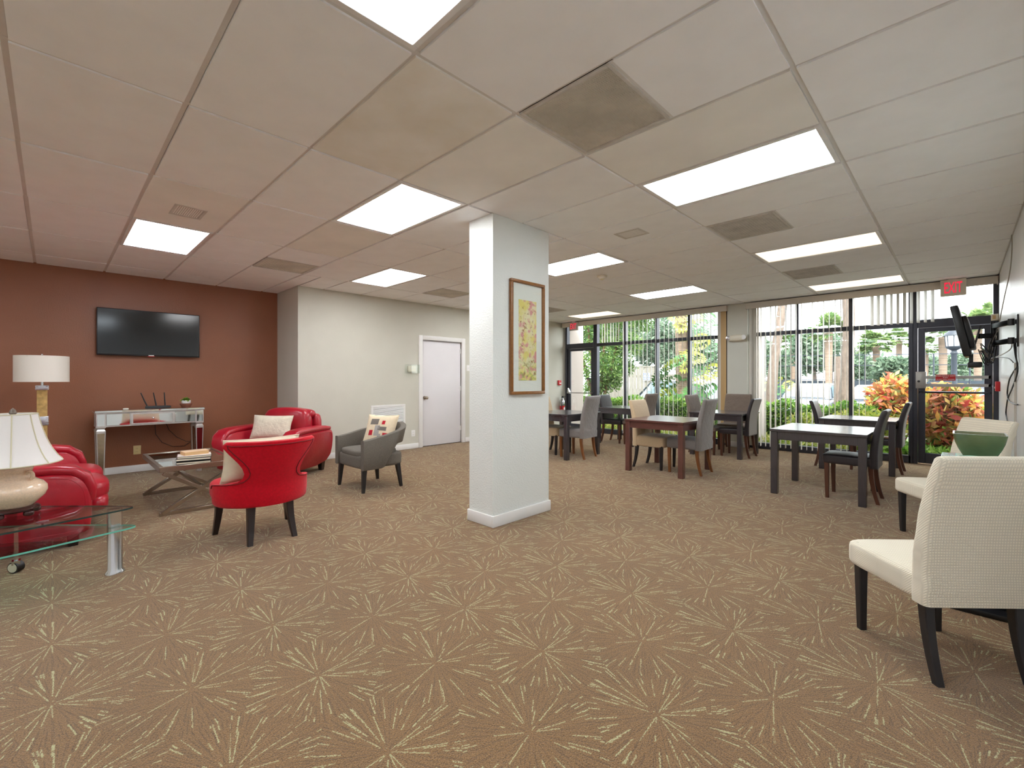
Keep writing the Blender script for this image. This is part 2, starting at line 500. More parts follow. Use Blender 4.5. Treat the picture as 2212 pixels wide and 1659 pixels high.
M['back_pale'] = mat('light_grey_back', (160, 156, 152), .75, noise=(80, .08))
M['cover_grey'] = mat('grey_slipcover_knit', (132, 126, 124), .9, bump=(16, .5, .02), noise=(70, .06), sheen=.3)
M['cover_taupe'] = mat('taupe_slipcover_knit', (122, 106, 94), .9, bump=(14, .5, .02), noise=(70, .06), sheen=.3)
M['cover_beige'] = mat('beige_slipcover_knit', (206, 182, 148), .9, bump=(12, .3, .015), noise=(70, .05), sheen=.3)
M['cream'] = waffle_mat('cream_waffle_slipcover', (232, 222, 202))
M['linen_cushion'] = mat('cream_linen_cushion', (222, 210, 186), .9, bump=(180, .3, .002), noise=(20, .04))
M['shade'] = slat_mat('lamp_shade_linen', (242, 234, 222), .18)
M['shade_bell'] = slat_mat('bell_shade_silk', (244, 240, 238), .18)
M['gold_trim'] = mat('cream_shade_trim', (214, 206, 178), .7)
M['gold_column'] = mat('gold_leaf_column', (178, 142, 84), .45, metal=.35, noise=(25, .3), detail=8)
M['stud_metal'] = mat('riveted_silver_band', (196, 196, 204), .3, metal=.8)
M['ceramic'] = mat('crackle_cream_ceramic', (234, 206, 178), .18, noise=(120, .10), coat=.5, detail=8)
M['rosewood'] = mat('dark_rosewood_stand', (60, 26, 26), .25)
M['finial'] = mat('brown_stone_finial', (110, 98, 86), .3, noise=(60, .2))
M['bowl'] = mat('green_glazed_ceramic', (110, 112, 76), .25, noise=(6, .25), coat=.4)
M['sea_glass'] = mat('pale_green_glass', (150, 190, 165), .15)
M['frame_wood'] = mat('gilded_brown_frame', (140, 92, 44), .35, noise=(40, .15))
M['mat_board'] = mat('white_mat_board', (236, 232, 228), .5)
M['slat'] = slat_mat('vinyl_blind_slat', (216, 210, 200), .07)
M['slat_tan'] = slat_mat('tan_blind_slat', (206, 170, 118), .16)
M['valance'] = mat('beige_valance', (206, 198, 186), .6)
M['beige_plastic'] = mat('beige_plastic', (222, 212, 192), .45)
M['ivory_plate'] = mat('ivory_outlet_plate', (226, 206, 150), .4)
M['white_plastic'] = mat('white_plastic', (236, 234, 232), .4)
M['vent'] = mat('dusty_vent_metal', (206, 201, 194), .6, noise=(9, .12))
M['vent_dark'] = mat('dusty_perforated_grille', (218, 212, 200), .7, noise=(4, .14))
M['red_plastic'] = mat('red_plastic', (196, 30, 40), .4)
M['exit_red'] = emis('lit_red_exit_letters', (1.0, .03, .08), .62)
M['steel'] = mat('satin_steel', (176, 174, 172), .35, metal=.7)
M['text_white'] = mat('white_lettering', (240, 238, 236), .5)
M['cable_black'] = mat('black_cable', (28, 28, 30), .5)
M['cable_grey'] = mat('grey_cable', (170, 162, 150), .5)
M['paper'] = mat('book_paper', (228, 214, 192), .9, noise=(200, .08), stretch=(1, 1, 6))
M['paper_tan'] = mat('aged_book_paper', (214, 178, 130), .9, noise=(200, .08), stretch=(1, 1, 6))
M['book_dark'] = mat('dark_book_cover', (56, 40, 36), .4)
M['book_white'] = mat('pale_book_cover', (224, 212, 204), .4)
M['book_tan'] = mat('tan_book_jacket', (222, 186, 150), .4, noise=(14, .12))
M['plant'] = leafmat('small_plant_leaves', [(60, 120, 30), (120, 170, 50), (170, 200, 80)])
M['terracotta'] = mat('brown_wood_stand', (120, 66, 44), .5)

# ================================================================== THE ROOM
CEIL = 2.70
XB, XW = -3.32, 9.20           # back wall, window wall (inner faces)
YR, YS, YBR = -0.37, 7.20, 8.10  # right wall, pale wall, brown wall
XJ = 2.64                      # jog between brown and pale wall
def struct(name, mb, m, label, **k):
    return tag(mb.build(name, m, **k), label, kind='structure')

struct('floor', MB().box(XB - .2, YR - .2, -.12, XW + .25, YBR + .2, 0), M['carpet'], 'brown carpet floor woven with pale starburst dashes', ang=0)
bpy.data.objects['floor'].location = (0, 0, 0)
_f = bpy.data.objects['floor'].data
_f.clear_geometry()
_m = MB().box(XB - .2, YR - .2, -.12, XW + .25, YBR + .2, 0)
_f.from_pydata(_m.v, [], _m.f); _f.update()
struct('wall_brown', MB().box(XB - .2, YBR, 0, XJ, YBR + .15, 2.8), M['brown'], 'chocolate brown accent wall behind the flat television', ang=0)
struct('wall_jog', MB().box(XJ, YS, 0, XJ + .14, YBR + .15, 2.8), M['wall'], 'short grey-green return wall between brown wall and pale wall', ang=0)
# pale wall with the door opening (x 4.86..5.86)
DX0, DX1, DZ = 4.865, 5.865, 2.05
struct('wall_pale', MB().box(XJ + .14, YS, 0, DX0, YS + .15, 2.8).box(DX1, YS, 0, XW + .3, YS + .15, 2.8).box(DX0, YS, DZ, DX1, YS + .15, 2.8), M['wall'], 'pale grey-green painted wall with the white door', ang=0)
struct('wall_right', MB().box(XB - .2, YR - .15, 0, XW + .25, YR, 2.8), M['wall_gloss'], 'white textured wall carrying the wall-mounted television arm', ang=0)
struct('wall_back', MB().box(XB - .2, YR, 0, XB, YBR, 2.8), M['wall'], 'plain pale wall closing the room', ang=0)
# window wall: strip above the glass and the pier between the two windows
PY0, PY1 = 2.83, 3.19
struct('wall_window', MB().box(XW, YR, 2.66, XW + .25, YS + .15, 2.8), M['wall'], 'wall strip above the window wall glazing', ang=0)
struct('wall_pier', MB().box(XW - .10, PY0, 0, XW + .25, PY1, 2.70), M['wall'], 'pale pier between the two large windows', ang=0)
# free-standing pillar
struct('wall_pillar', MB().box(2.66, 2.857, 0, 3.40, 3.17, CEIL), M['wall_tex'], 'square textured pillar standing free in the room with a framed picture', ang=0)

def board(name, boxes, label):
    mb = MB()
    for b in boxes: mb.box(*b)
    o = mb.build(name, M['white'], bevel=.006)
    return tag(o, label, kind='structure')
bt = .016
board('baseboard_brown', [(XB, YBR - bt, 0, XJ, YBR, .095)], 'white baseboard along the brown wall')
board('baseboard_jog', [(XJ - bt, YS, 0, XJ, YBR - bt, .095)], 'white baseboard on the short return wall')
board('baseboard_pale', [(XJ - bt, YS - bt, 0, DX0 - .06, YS, .095), (DX1 + .06, YS - bt, 0, 8.99, YS, .095)], 'white baseboard along the pale wall')
board('baseboard_right', [(XB, YR, 0, XW, YR + bt, .095)], 'white baseboard along the textured right wall')
board('baseboard_pier', [(XW - .10 - bt, PY0 - bt, 0, XW - .10, PY1 + bt, .10)], 'white baseboard round the window pier')
board('baseboard_pillar', [(2.66 - bt, 2.857 - bt, 0, 3.40 + bt, 2.857, .10), (2.66 - bt, 3.17, 0, 3.40 + bt, 3.17 + bt, .10), (2.66 - bt, 2.857, 0, 2.66, 3.17, .10), (3.40, 2.857, 0, 3.40 + bt, 3.17, .10)], 'white baseboard round the foot of the pillar')

# ------------------------------------------------------------------ white door in the pale wall
d = thing('door_1', 'white flush interior door with dark knob and white frame', loc=(DX0, YS, 0), kind='structure')
w = DX1 - DX0
MB().box(.03, .035, .012, w - .03, .075, DZ - .03).build('door_leaf', M['door'], d, bevel=.003)
for x0, x1 in ((-.055, .028), (w - .028, w + .055)):
    MB().box(x0, -.018, 0, x1, .02, DZ + .055).build('door_frame', M['white'], d, bevel=.005)
MB().box(.028, -.018, DZ - .028, w - .028, .02, DZ + .055).build('door_frame', M['white'], d, bevel=.005)
MB().box(0, .08, 0, w, .12, DZ).build('door_back', M['dark_void'], d, ang=0)
MB().tube([(.10, .035, .93), (.10, .028, .93), (.10, .012, .93), (.10, .010, .93), (.10, -.030, .93)], [.033, .033, .030, .012, .012], 14).soft((.10, -.045, .93), (.062, .045, .062), 2.2, 6).build('door_knob', M['nickel'], d)
for z in (.25, 1.05, 1.80):
    MB().tube([(w - .032, .028, z), (w - .032, .028, z + .09)], .008, 8).box(w - .055, .030, z, w - .034, .036, z + .09).build('hinge', M['white'], d)

# ------------------------------------------------------------------ ceiling
GX0, GDX, GY0, GDY, GAP = .491, .6347, .55, 1.161, .026
ceiling = MB().box(XB - .2, YR - .2, 2.745, XW + .3, YBR + .2, 2.80).build('ceiling', M['dark_void'], ang=0)
tag(ceiling, 'suspended ceiling of large square-edged tiles on a metal grid', kind='structure')
cl = ceiling.location.copy()
lights = {(0, 0): 'cool', (4, 0): 'neutral', (8, 0): 'warm', (12, 0): 'warm', (2, 2): 'soft', (6, 2): 'soft', (10, 2): 'cool', (-4, 2): 'soft',
          (0, 4): 'cool', (4, 4): 'soft', (8, 4): 'soft', (12, 4): 'warm', (-4, 0): 'cool', (-4, 4): 'cool'}  # back-wall panels are unseen, added as fill for the near end
halfvents = {(2, 0), (6, 0), (10, 0), (2, 4), (6, 4), (10, 4)}     # grille fills the far half of the cell
_tiles = {}
def tile(x0, x1, y0, y1, m):
    g = GAP / 2
    x0, x1, y0, y1 = x0 + g, x1 - g, y0 + g, y1 - g
    if x1 - x0 < .03 or y1 - y0 < .03: return
    k = (round(x1 - x0, 3), round(y1 - y0, 3), m.name)
    loc = ((x0 + x1) / 2 - cl.x, (y0 + y1) / 2 - cl.y, CEIL - cl.z)
    if k not in _tiles:
        o = MB().box(-(x1 - x0) / 2, -(y1 - y0) / 2, 0, (x1 - x0) / 2, (y1 - y0) / 2, .018).build('ceiling_tile', m, ceiling, ang=0)
        _tiles[k] = o
    else:
        o = share(_tiles[k], 'ceiling_tile', parent=ceiling)
    # tiles sit a little unevenly in the grid
    rnd = random.Random(int(x0 * 997 + y0 * 131))
    o.location = (loc[0] + rnd.uniform(-.003, .003), loc[1] + rnd.uniform(-.003, .003), loc[2] + rnd.uniform(0, .003))
cells = []
for k in range(-6, 14):
    x0, x1 = GX0 + GDX * k, GX0 + GDX * (k + 1)
    x0, x1 = max(x0, XB), min(x1, XW)
    if x1 - x0 < .02: continue
    for j in range(-1, 7):
        y0, y1 = GY0 + GDY * j, GY0 + GDY * (j + 1)
        ymax = YBR if x1 <= XJ + .3 and x0 < XJ else YS
        xs = [(x0, x1, ymax)]
        if x0 < XJ < x1: xs = [(x0, XJ, YBR), (XJ, x1, YS)] if y1 > YS else [(x0, x1, YS)]
        for a, b_, ym in xs:
            c0, c1 = max(y0, YR), min(y1, ym)
            if c1 - c0 < .03: continue
            if (k, j) in lights: continue
            mm = M['tile_stain'] if (k, j) == (1, 1) else (M['tile2'] if (k, j) in ((2, 1), (3, 0), (0, 3), (2, 3)) else M['tile'])
            if (k, j) in halfvents:
                tile(a, b_, c0, (c0 + c1) / 2, mm)
            else:
                tile(a, b_, c0, c1, mm)
# grid rails (inverted tees) seen in the reveals between the tiles
for k in range(-6, 15):
    x = GX0 + GDX * k
    if XB - .01 < x < XW:
        ye = YBR if x < XJ else YS
        MB().box(-.013, 0, 0, .013, ye - YR, .006).box(-.003, 0, .006, .003, ye - YR, .03).build('grid_rail', M['tee'], ceiling, ang=0).location = (x - cl.x, YR - cl.y, 2.7125 - cl.z)
for j in range(0, 7):
    y = GY0 + GDY * j
    xe = XJ if y > YS else XW
    MB().box(0, -.013, 0, xe - XB, .013, .006).box(0, -.003, .006, xe - XB, .003, .03).build('grid_rail', M['tee'], ceiling, ang=0).location = (XB - cl.x, y - cl.y, 2.7115 - cl.z)
# short cross rails beside the square grilles
for (k, j) in halfvents:
    y = GY0 + GDY * (j + .5)
    MB().box(.013, -.020, 0, GDX - .013, .008, .006).build('grid_rail', M['tee'], ceiling, ang=0).location = (GX0 + GDX * k - cl.x, y - cl.y, 2.7035 - cl.z)
# wall angle
for (a, b_, c_, d_) in ((XB, YBR - .02, XJ, YBR), (XJ, YS - .02, XW, YS), (XB, YR, XW, YR + .02), (XW - .02, YR, XW, YS)):
    MB().box(a, b_, 0, c_, d_, .004).build('wall_angle', M['tee'], ceiling, ang=0).location = (-cl.x, -cl.y, 2.7125 - cl.z)

LCOL = {'cool': ((.82, .92, 1.0), 1.04), 'neutral': ((.92, .97, 1.0), 1.04), 'soft': ((.97, .98, .99), 1.0), 'warm': ((1.0, .80, .58), .62)}
LMAT = {k: emis('light_diffuser_' + k, c, 1.25 if k == 'warm' else LAMP * s) for k, (c, s) in LCOL.items()}
where = {(0, 0): 'beside the stained tile', (4, 0): 'bright long panel between the dusty square grille and the pillar', (8, 0): 'above the two dark tables by the exit door', (12, 0): 'last before the blind over the right window',
         (2, 2): 'next to the pillar, on the television side', (6, 2): 'next to the pillar, on the window side', (10, 2): 'over the table nearest the window pier', (-4, 2): 'added unseen beside the back wall, between two others',
         (0, 4): 'nearest the brown wall, above the coffee table', (4, 4): 'above the red leather armchair', (8, 4): 'in front of the white door', (12, 4): 'beside the small exit sign', (-4, 0): 'added unseen beside the back wall and right wall', (-4, 4): 'added unseen beside the back wall and brown wall'}
hue = {'cool': 'cool white', 'neutral': 'neutral white', 'soft': 'soft warm white', 'warm': 'dim warm yellow'}
for (k, j), kind in lights.items():
    x0, y0 = GX0 + GDX * k + .014, GY0 + GDY * j + .014
    sx, sy = GDX - .028, GDY - .028
    t = thing('ceiling_light', f'{hue[kind]} fluorescent ceiling panel {where[(k, j)]}', 'ceiling light', (x0, y0, CEIL), group='fluorescent ceiling panels')
    mb = MB(); fr = .028
    mb.box(0, 0, 0, sx, fr, .02).box(0, sy - fr, 0, sx, sy, .02).box(0, fr, 0, fr, sy - fr, .02).box(sx - fr, fr, 0, sx, sy - fr, .02)
    mb.build('frame', M['white'], t, bevel=.002, seg=1)
    MB().box(fr, fr, .008, sx - fr, sy - fr, .014).build('diffuser', LMAT[kind], t, ang=0)

# ceiling vents -----------------------------------------------------
def louvre(name, label, x0, y0, x1, y1, pitch, m, ang=35, group='ceiling vents', rim=.025):
    t = thing(name, label, 'ceiling vent', (x0, y0, CEIL - .003), group=group)
    sx, sy = x1 - x0, y1 - y0
    mb = MB()
    mb.box(0, 0, 0, sx, rim, .014).box(0, sy - rim, 0, sx, sy, .014).box(0, rim, 0, rim, sy - rim, .014).box(sx - rim, rim, 0, sx, sy - rim, .014)
    mb.build('frame', M['vent'], t, bevel=.003, seg=1)
    MB().box(rim, rim, .012, sx - rim, sy - rim, .018).build('backing', M['dark_void'], t, ang=0)
    n = int((sx - 2 * rim) / pitch); s0 = None
    for i in range(n):
        x = rim + (i + .5) * (sx - 2 * rim) / n
        if s0 is None:
            s0 = MB().cbox((0, sy / 2, .007), (pitch * .95, sy - 2 * rim, .0015), (0, R(ang), 0)).build('slat', m, t, ang=0); s0.location = (x, 0, 0)
        else:
            share(s0, 'slat', (x, 0, 0), t)
    return t
def perforated(label, x0, y0, x1, y1, m, mesh=True):
    t = thing('return_air_grille', label, 'ceiling vent', (x0, y0, CEIL - .002), group='square return-air grilles')
    sx, sy = x1 - x0, y1 - y0; rim = .022
    mb = MB().box(0, 0, 0, sx, rim, .014).box(0, sy - rim, 0, sx, sy, .014).box(0, rim, 0, rim, sy - rim, .014).box(sx - rim, rim, 0, sx, sy - rim, .014)
    mb.build('frame', M['vent'], t, bevel=.003, seg=1)
    # egg-crate: fine crossing fins (too many and too small to be parts)
    g = MB(); n = 44 if mesh else 22
    for i in range(n):
        x = rim + (i + .5) * (sx - 2 * rim) / n
        g.box(x - .0022, rim, .0045, x + .0022, sy - rim, .0085)
        y = rim + (i + .5) * (sy - 2 * rim) / n
        g.box(rim, y - .0022, .0045, sx - rim, y + .0022, .0085)
    o = g.build('grille', m, t, ang=0, recalc=False); o['kind'] = 'stuff'
    MB().box(rim, rim, .0075, sx - rim, sy - rim, .018).build('backing', m, t, ang=0)
    return t
vlab = {(2, 0): 'dusty perforated square return-air grille close to the bright long light panel', (6, 0): 'smoky grey square grille in the ceiling above the red-brown table', (10, 0): 'pale square grille in the ceiling above the two dark tables by the exit',
        (2, 4): 'brown-dusted square grille in the ceiling near the brown wall', (6, 4): 'dust-darkened square grille in front of the white door', (10, 4): 'square grille in the ceiling near the fire extinguisher'}
for (k, j) in halfvents:
    x0, y1 = GX0 + GDX * k + .014, GY0 + GDY * (j + 1) - .014
    perforated(vlab[(k, j)], x0, y1 - GDY / 2 + .014, x0 + GDX - .028, y1, M['vent_dark'] if (k, j) in ((2, 0), (2, 4), (6, 4)) else M['vent'], (k, j) == (2, 0))
louvre('supply_register', 'small louvred supply register in the ceiling tile above the coffee table', .705, 4.545, .935, 4.850, .014, M['vent'])
louvre('supply_register', 'small louvred supply register in the ceiling tile beside the pillar top', 3.885, 2.165, 4.105, 2.435, .014, M['vent'])
sd = thing('smoke_detector', 'round beige smoke detector on the ceiling beyond the pillar', 'smoke detector', (5.33, 3.52, CEIL - .048))
MB().lathe([(.0, .002), (.030, 0), (.040, .006), (.052, .02), (.055, .034), (.070, .036), (.070, .048)], 24).build('housing', M['beige_plastic'], sd)
MB().lathe([(.012, -.006), (.016, -.004), (.02, .003)], 14).build('sensor_cap', M['ivory_plate'], sd)

# ------------------------------------------------------------------ window wall: mullions, panes, doors
ZT, ZTH = 2.11, .07          # transom
FX0, FX1 = XW - .02, XW + .10
def mull(parent, y, x0, w_, z0=0.0, z1=2.66):
    return MB().box(FX0 - x0, y - w_ / 2, z0, FX1 - x0, y + w_ / 2, z1).build('mullion', M['bronze'], parent, bevel=.004, seg=1)
def window(name, label, ys, ends):
    t = thing(name, label, loc=(XW, 0, 0), kind='structure')
    y0, y1 = min(ys), max(ys)
    for y in ys: mull(t, y, XW, .052)
    MB().box(-.02, y0, 0, .10, y1, .11).build('sill', M['bronze'], t, bevel=.004, seg=1)
    MB().box(-.015, y0, ZT - ZTH / 2, .09, y1, ZT + ZTH / 2).build('transom', M['bronze'], t, bevel=.004, seg=1)
    MB().box(-.015, y0, 2.61, .09, y1, 2.66).build('head', M['bronze'], t, bevel=.004, seg=1)
    for a, b_ in zip(ys[:-1], ys[1:]):
        for z0, z1 in ((.11, ZT - ZTH / 2), (ZT + ZTH / 2, 2.61)):
            MB().box(.040, a + .026, z0, .046, b_ - .026, z1).build('pane', M['glass'], t, ang=0)
    return t
window('window_1', 'floor-to-ceiling window wall between the pier and the far glass door', [3.216, 3.974, 4.70, 5.461, 6.235], None)
window('window_2', 'floor-to-ceiling window wall between the pier and the exit glass door', [.545, 1.286, 2.049, 2.806], None)

def glass_door(name, label, y0, y1, hinge):
    t = thing(name, label, loc=(XW, 0, 0), kind='structure')
    for y in (y0 + .026, y1 - .026):
        MB().box(-.02, y - .026, 0, .10, y + .026, 2.66).build('jamb', M['bronze'], t, bevel=.004, seg=1)
    a, b_ = y0 + .052, y1 - .052
    MB().box(-.02, a, 2.05, .10, b_, 2.17).build('door_head', M['bronze'], t, bevel=.004, seg=1)
    MB().box(-.015, a, 2.61, .09, b_, 2.66).build('head', M['bronze'], t, bevel=.004, seg=1)
    MB().box(.040, a, 2.17, .046, b_, 2.61).build('pane', M['glass'], t, ang=0)
    lf = MB()
    lf.box(.005, a + .004, .015, .05, a + .085, 2.045).box(.005, b_ - .085, .015, .05, b_ - .004, 2.045)
    lf.box(.005, a + .085, .015, .05, b_ - .085, .17).box(.005, a + .085, 1.985, .05, b_ - .085, 2.045)
    leaf = lf.build('door_leaf', M['bronze'], t, bevel=.004, seg=1)
    MB().box(.025, a + .085, .17, .031, b_ - .085, 1.985).build('door_pane', M['glass'], leaf, ang=0)
    return t, leaf, a, b_
D2, leaf2, a2, b2 = glass_door('door_2', 'far glass door in a dark bronze frame beside the fire extinguisher', 6.261, 7.16, 1)
# push bar with triangular end bracket
zb = on_x(1260, 849, XW - .06)[2]
MB().tube([(-.06, a2 + .06, zb), (-.06, b2 - .08, zb)], .012, 8).tube([(-.06, a2 + .06, zb), (0, a2 + .03, zb)], .012, 8).build('push_bar', M['steel'], leaf2)
MB().prism([(b2 - .115, zb - .02), (b2 - .03, zb - .02), (b2 - .06, zb + .12)], -.07, .005, 'x').build('bar_bracket', M['steel'], leaf2, bevel=.004)
MB().box(-.03, a2 + .004, 1.28, .006, a2 + .20, 1.31).build('door_pull', M['bronze'], leaf2)
D3, leaf3, a3, b3 = glass_door('door_3', 'exit glass door in a dark bronze frame with alarmed crossbars', YR, .519, -1)
# alarm box, two flat bars, red sign and push bar
xb = XW - .055
def yz(px, py): return on_x(px, py, xb)[1:]
(ya, za), (yc, zc) = yz(1978, 803), yz(2001, 839)
MB().box(-.085, yc, zc, .004, ya, za).build('alarm_box', M['steel'], leaf3, bevel=.006)
bx_ = leaf3.children[-1]
MB().tube([(-.086, yc + (ya - yc) * .70, zc + (za - zc) * .42), (-.096, yc + (ya - yc) * .70, zc + (za - zc) * .42)], .016, 14).build('key_cylinder', M['black'], bx_)
for py in (815, 832.5):
    z = yz(2070, py)[1]
    MB().box(-.062, b3 * 0 + a3 + .02, z - .022, -.050, yc, z + .022).box(-.062, a3 + .02, z - .022, .006, a3 + .05, z + .022).build('alarm_bar', M['steel'], leaf3, bevel=.003, seg=1)
z = yz(2070, 815)[1]
y0s, y1s = yz(2064, 815)[0], yz(2021, 815)[0]
sg = MB().box(-.066, y0s, z - .048, -.0625, y1s, z + .040).build('alarm_sign', M['red_plastic'], leaf3, ang=0)
def facing_minus_x(x, y, z_):   # text plane reads from inside the room (looking along +X)
    return Matrix.Translation((x, y, z_)) @ Matrix(((0, 0, -1, 0), (-1, 0, 0, 0), (0, 1, 0, 0), (0, 0, 0, 1)))
ys_ = (y0s + y1s) / 2
text_mesh('EMERGENCY EXIT', .026, M['text_white'], 'lettering', sg, facing_minus_x(-.067, ys_, z + .020), .0005)
text_mesh('PUSH', .022, M['text_white'], 'lettering', sg, facing_minus_x(-.067, ys_, z - .006), .0005)
text_mesh('ALARM WILL SOUND', .020, M['text_white'], 'lettering', sg, facing_minus_x(-.067, ys_, z - .032), .0005)
zp = yz(2070, 848)[1]
MB().tube([(-.06, a3 + .05, zp), (-.06, b3 - .05, zp)], .015, 8).tube([(-.06, b3 - .05, zp), (.0, b3 - .03, zp)], .02, 8).tube([(-.06, a3 + .05, zp), (.0, a3 + .04, zp)], .02, 8).build('push_bar', M['bronze'], leaf3)

# outside faces of the pier and the far wing wall
M['stucco'] = mat('pinkish_cream_stucco', (178, 164, 156), .9, bump=(60, .3, .004))
struct('wall_wing_pier', MB().box(XW + .25, PY0, -.4, 10.15, PY1, 3.2), M['stucco'], 'cream stucco fin outside the window pier', ang=0)
struct('wall_wing_far', MB().box(XW + .11, YS - .04, -.4, 9.95, YS + .45, 3.2), M['stucco'], 'cream stucco fin outside the far glass door', ang=0)

# ------------------------------------------------------------------ vertical blinds
def blind(label, y0, y1, slats, vz0=2.575, vz1=2.685):
    """slats: list of (y, length bottom z, twist deg, material)"""
    xv = XW - .13
    t = thing('vertical_blind', label, 'window blind', (xv, (y0 + y1) / 2, 0), group='vertical blinds of the window wall')
    ym = (y0 + y1) / 2
    MB().box(-.055, y0 - ym, vz0, -.045, y1 - ym, vz1).box(-.055, y0 - ym, vz1 - .006, .09, y1 - ym, vz1).box(-.045, y0 - ym, vz0, .09, y0 - ym + .008, vz1).box(-.045, y1 - ym - .008, vz0, .09, y1 - ym, vz1).build('valance', M['valance'], t, bevel=.003, seg=1)
    MB().box(.0, y0 - ym + .02, vz0 + .055, .045, y1 - ym - .02, vz0 + .085).build('head_rail', M['white_plastic'], t, ang=0)
    cache = {}
    for (y, zb_, tw, m) in slats:
        k = (round(zb_, 2), m.name)
        if k not in cache:
            h = vz0 + .05 - zb_
            secs = []
            for i in range(7):                      # curved vinyl vane
                a = -1 + i / 3
                secs.append([(.0445 * a, .006 * (1 - a * a), zb_), (.0445 * a, .006 * (1 - a * a), zb_ + h)])
            mb = MB(); vv = []; ff = []
            for i, s_ in enumerate(secs):
                vv += s_
                if i: ff.append((2 * i - 2, 2 * i, 2 * i + 1, 2 * i - 1))
            mb.add(vv, ff)
            o = mb.build('slat', m, t, ang=60, recalc=False); cache[k] = o
        else:
            o = share(cache[k], 'slat', parent=t)
        o.location = (.025, y - ym, 0); o.rotation_euler = (0, 0, R(tw))
    return t
rnd = random.Random(4)
S1 = []
y = 3.24
for i in range(7): S1.append((3.245 + i * .012, .06, 82 + rnd.uniform(-8, 8), M['slat_tan'] if i < 6 else M['slat']))
y = 3.36
while y < 3.97: S1.append((y, .06, 13 + rnd.uniform(-4, 4), M['slat'])); y += .068
while y < 5.46: S1.append((y, .06, 19 + rnd.uniform(-5, 5), M['slat'])); y += .098
for q in (5.56, 5.63, 5.70, 5.77, 5.86, 5.93, 6.00): S1.append((q, 2.14, 16 + rnd.uniform(-8, 8), M['slat']))
blind('vertical blind of the far window, tan slats stacked at the pier, some slats cut short', 3.17, 7.14, S1)
S2 = []
for q in (2.78, 2.765, 2.745, 2.72, 2.69, 2.65): S2.append((q, .06, 40 + rnd.uniform(-10, 10), M['slat']))
y = 2.60
while y > 1.07: S2.append((y, .06, 2 + rnd.uniform(-5, 5), M['slat'])); y -= .080
while y > .26: S2.append((y, 2.12, -20 + rnd.uniform(-4, 4), M['slat'])); y -= .078
blind('vertical blind of the near window, long slats by the pier, short slats by the exit', YR + .01, 2.84, S2)

# ------------------------------------------------------------------ exit signs, emergency light, alarms, extinguisher
def exit_sign(label, px0, px1, py0, py1, X, body):
    y1_, z1_ = on_x(px0, py0, X)[1:]; y0_, z0_ = on_x(px1, py1, X)[1:]
    ym, zm = (y0_ + y1_) / 2, (z0_ + z1_) / 2
    t = thing('exit_sign', label, 'exit sign', (X, ym, z0_), group='lit exit signs')
    w_, h = y1_ - y0_, z1_ - z0_
    MB().box(0, -w_ / 2, 0, .045, w_ / 2, h).build('housing', body, t, bevel=.012)
    MB().box(.005, -.05, h, .04, .05, CEIL - z0_).build('canopy', M['white_plastic'], t)
    lt = text_mesh('EXIT', .1, M['exit_red'], 'lettering', t, Matrix.Identity(4), .0008, bold=.0012)
    xs = [v.co.x for v in lt.data.vertices]; ys = [v.co.y for v in lt.data.vertices]
    cx_, cy_ = (min(xs) + max(xs)) / 2, (min(ys) + max(ys)) / 2
    lt.data.transform(facing_minus_x(-.0012, 0, h * .5) @ Matrix.Diagonal((w_ * .68 / (max(xs) - min(xs)), h * .66 / (max(ys) - min(ys)), 1, 1)) @ Matrix.Translation((-cx_, -cy_, 0)))
    return t
exit_sign('lit EXIT sign above the exit glass door', 2031, 2088, 606, 636, XW - .24, M['beige_plastic'])
exit_sign('small lit EXIT sign above the far glass door', 1229, 1248, 697, 713, XW - .22, M['silver'])

t = thing('emergency_light', 'beige two-headed emergency light on the window pier', 'emergency light', (XW - .10, 3.01, 1.995))
MB().soft((-.045, 0, .06), (.085, .30, .12), 3.5, 8).build('housing', M['beige_plastic'], t)
for s_ in (-1, 1):
    MB().lathe([(.0, .03), (.025, .03), (.045, 0), (.045, -.006), (.0, -.008)], 16).xf(Matrix.Translation((-.075, s_ * .135 + .0, .065)) @ Matrix.Rotation(R(90), 4, 'Y')).build('lamp_head', M['chrome'] if s_ > 0 else M['white_plastic'], t)

x_, _, z_ = on_y(1207, 827, YS)
t = thing('fire_alarm_pull', 'red fire alarm pull station on the pale wall above the extinguisher', 'fire alarm', (x_, YS, z_ - .06))
MB().box(-.05, -.045, 0, .05, 0, .125).build('housing', M['red_plastic'], t, bevel=.006)
MB().box(-.035, -.052, .035, .035, -.045, .06).build('pull_handle', M['text_white'], t, bevel=.002)
t = thing('fire_alarm_pull', 'red fire alarm box on the textured wall beside the exit glass door', 'fire alarm', (8.873, YR, 1.115))
MB().box(-.05, 0, 0, .05, .045, .13).build('housing', M['red_plastic'], t, bevel=.006)
MB().box(-.035, .045, .035, .035, .052, .06).build('pull_handle', M['text_white'], t, bevel=.002)

t = thing('fire_extinguisher', 'red and silver fire extinguisher hung on the pale wall', 'fire extinguisher', (9.00, YS - .085, .42))
MB().lathe([(.0, 0), (.055, .004), (.062, .02), (.062, .20)], 20, cap=True).build('lower_label', M['red_plastic'], t)
MB().lathe([(.0625, .20), (.0625, .30), (.055, .335), (.03, .365), (.022, .375), (.022, .40), (0, .40)], 20).build('cylinder', M['chrome'], t)
MB().box(-.02, -.06, .40, .02, .02, .415).box(-.016, -.085, .43, .016, .015, .442).box(-.012, -.012, .40, .012, .012, .44).build('handle', M['black'], t, bevel=.003)
MB().tube([(-.0, -.02, .41), (-.05, -.04, .40), (-.085, -.045, .34), (-.09, -.045, .22), (-.085, -.045, .12)], .011, 8).build('hose', M['black'], t)
MB().box(-.025, -.066, .09, .025, -.0615, .16).build('instruction_label', M['text_white'], t)

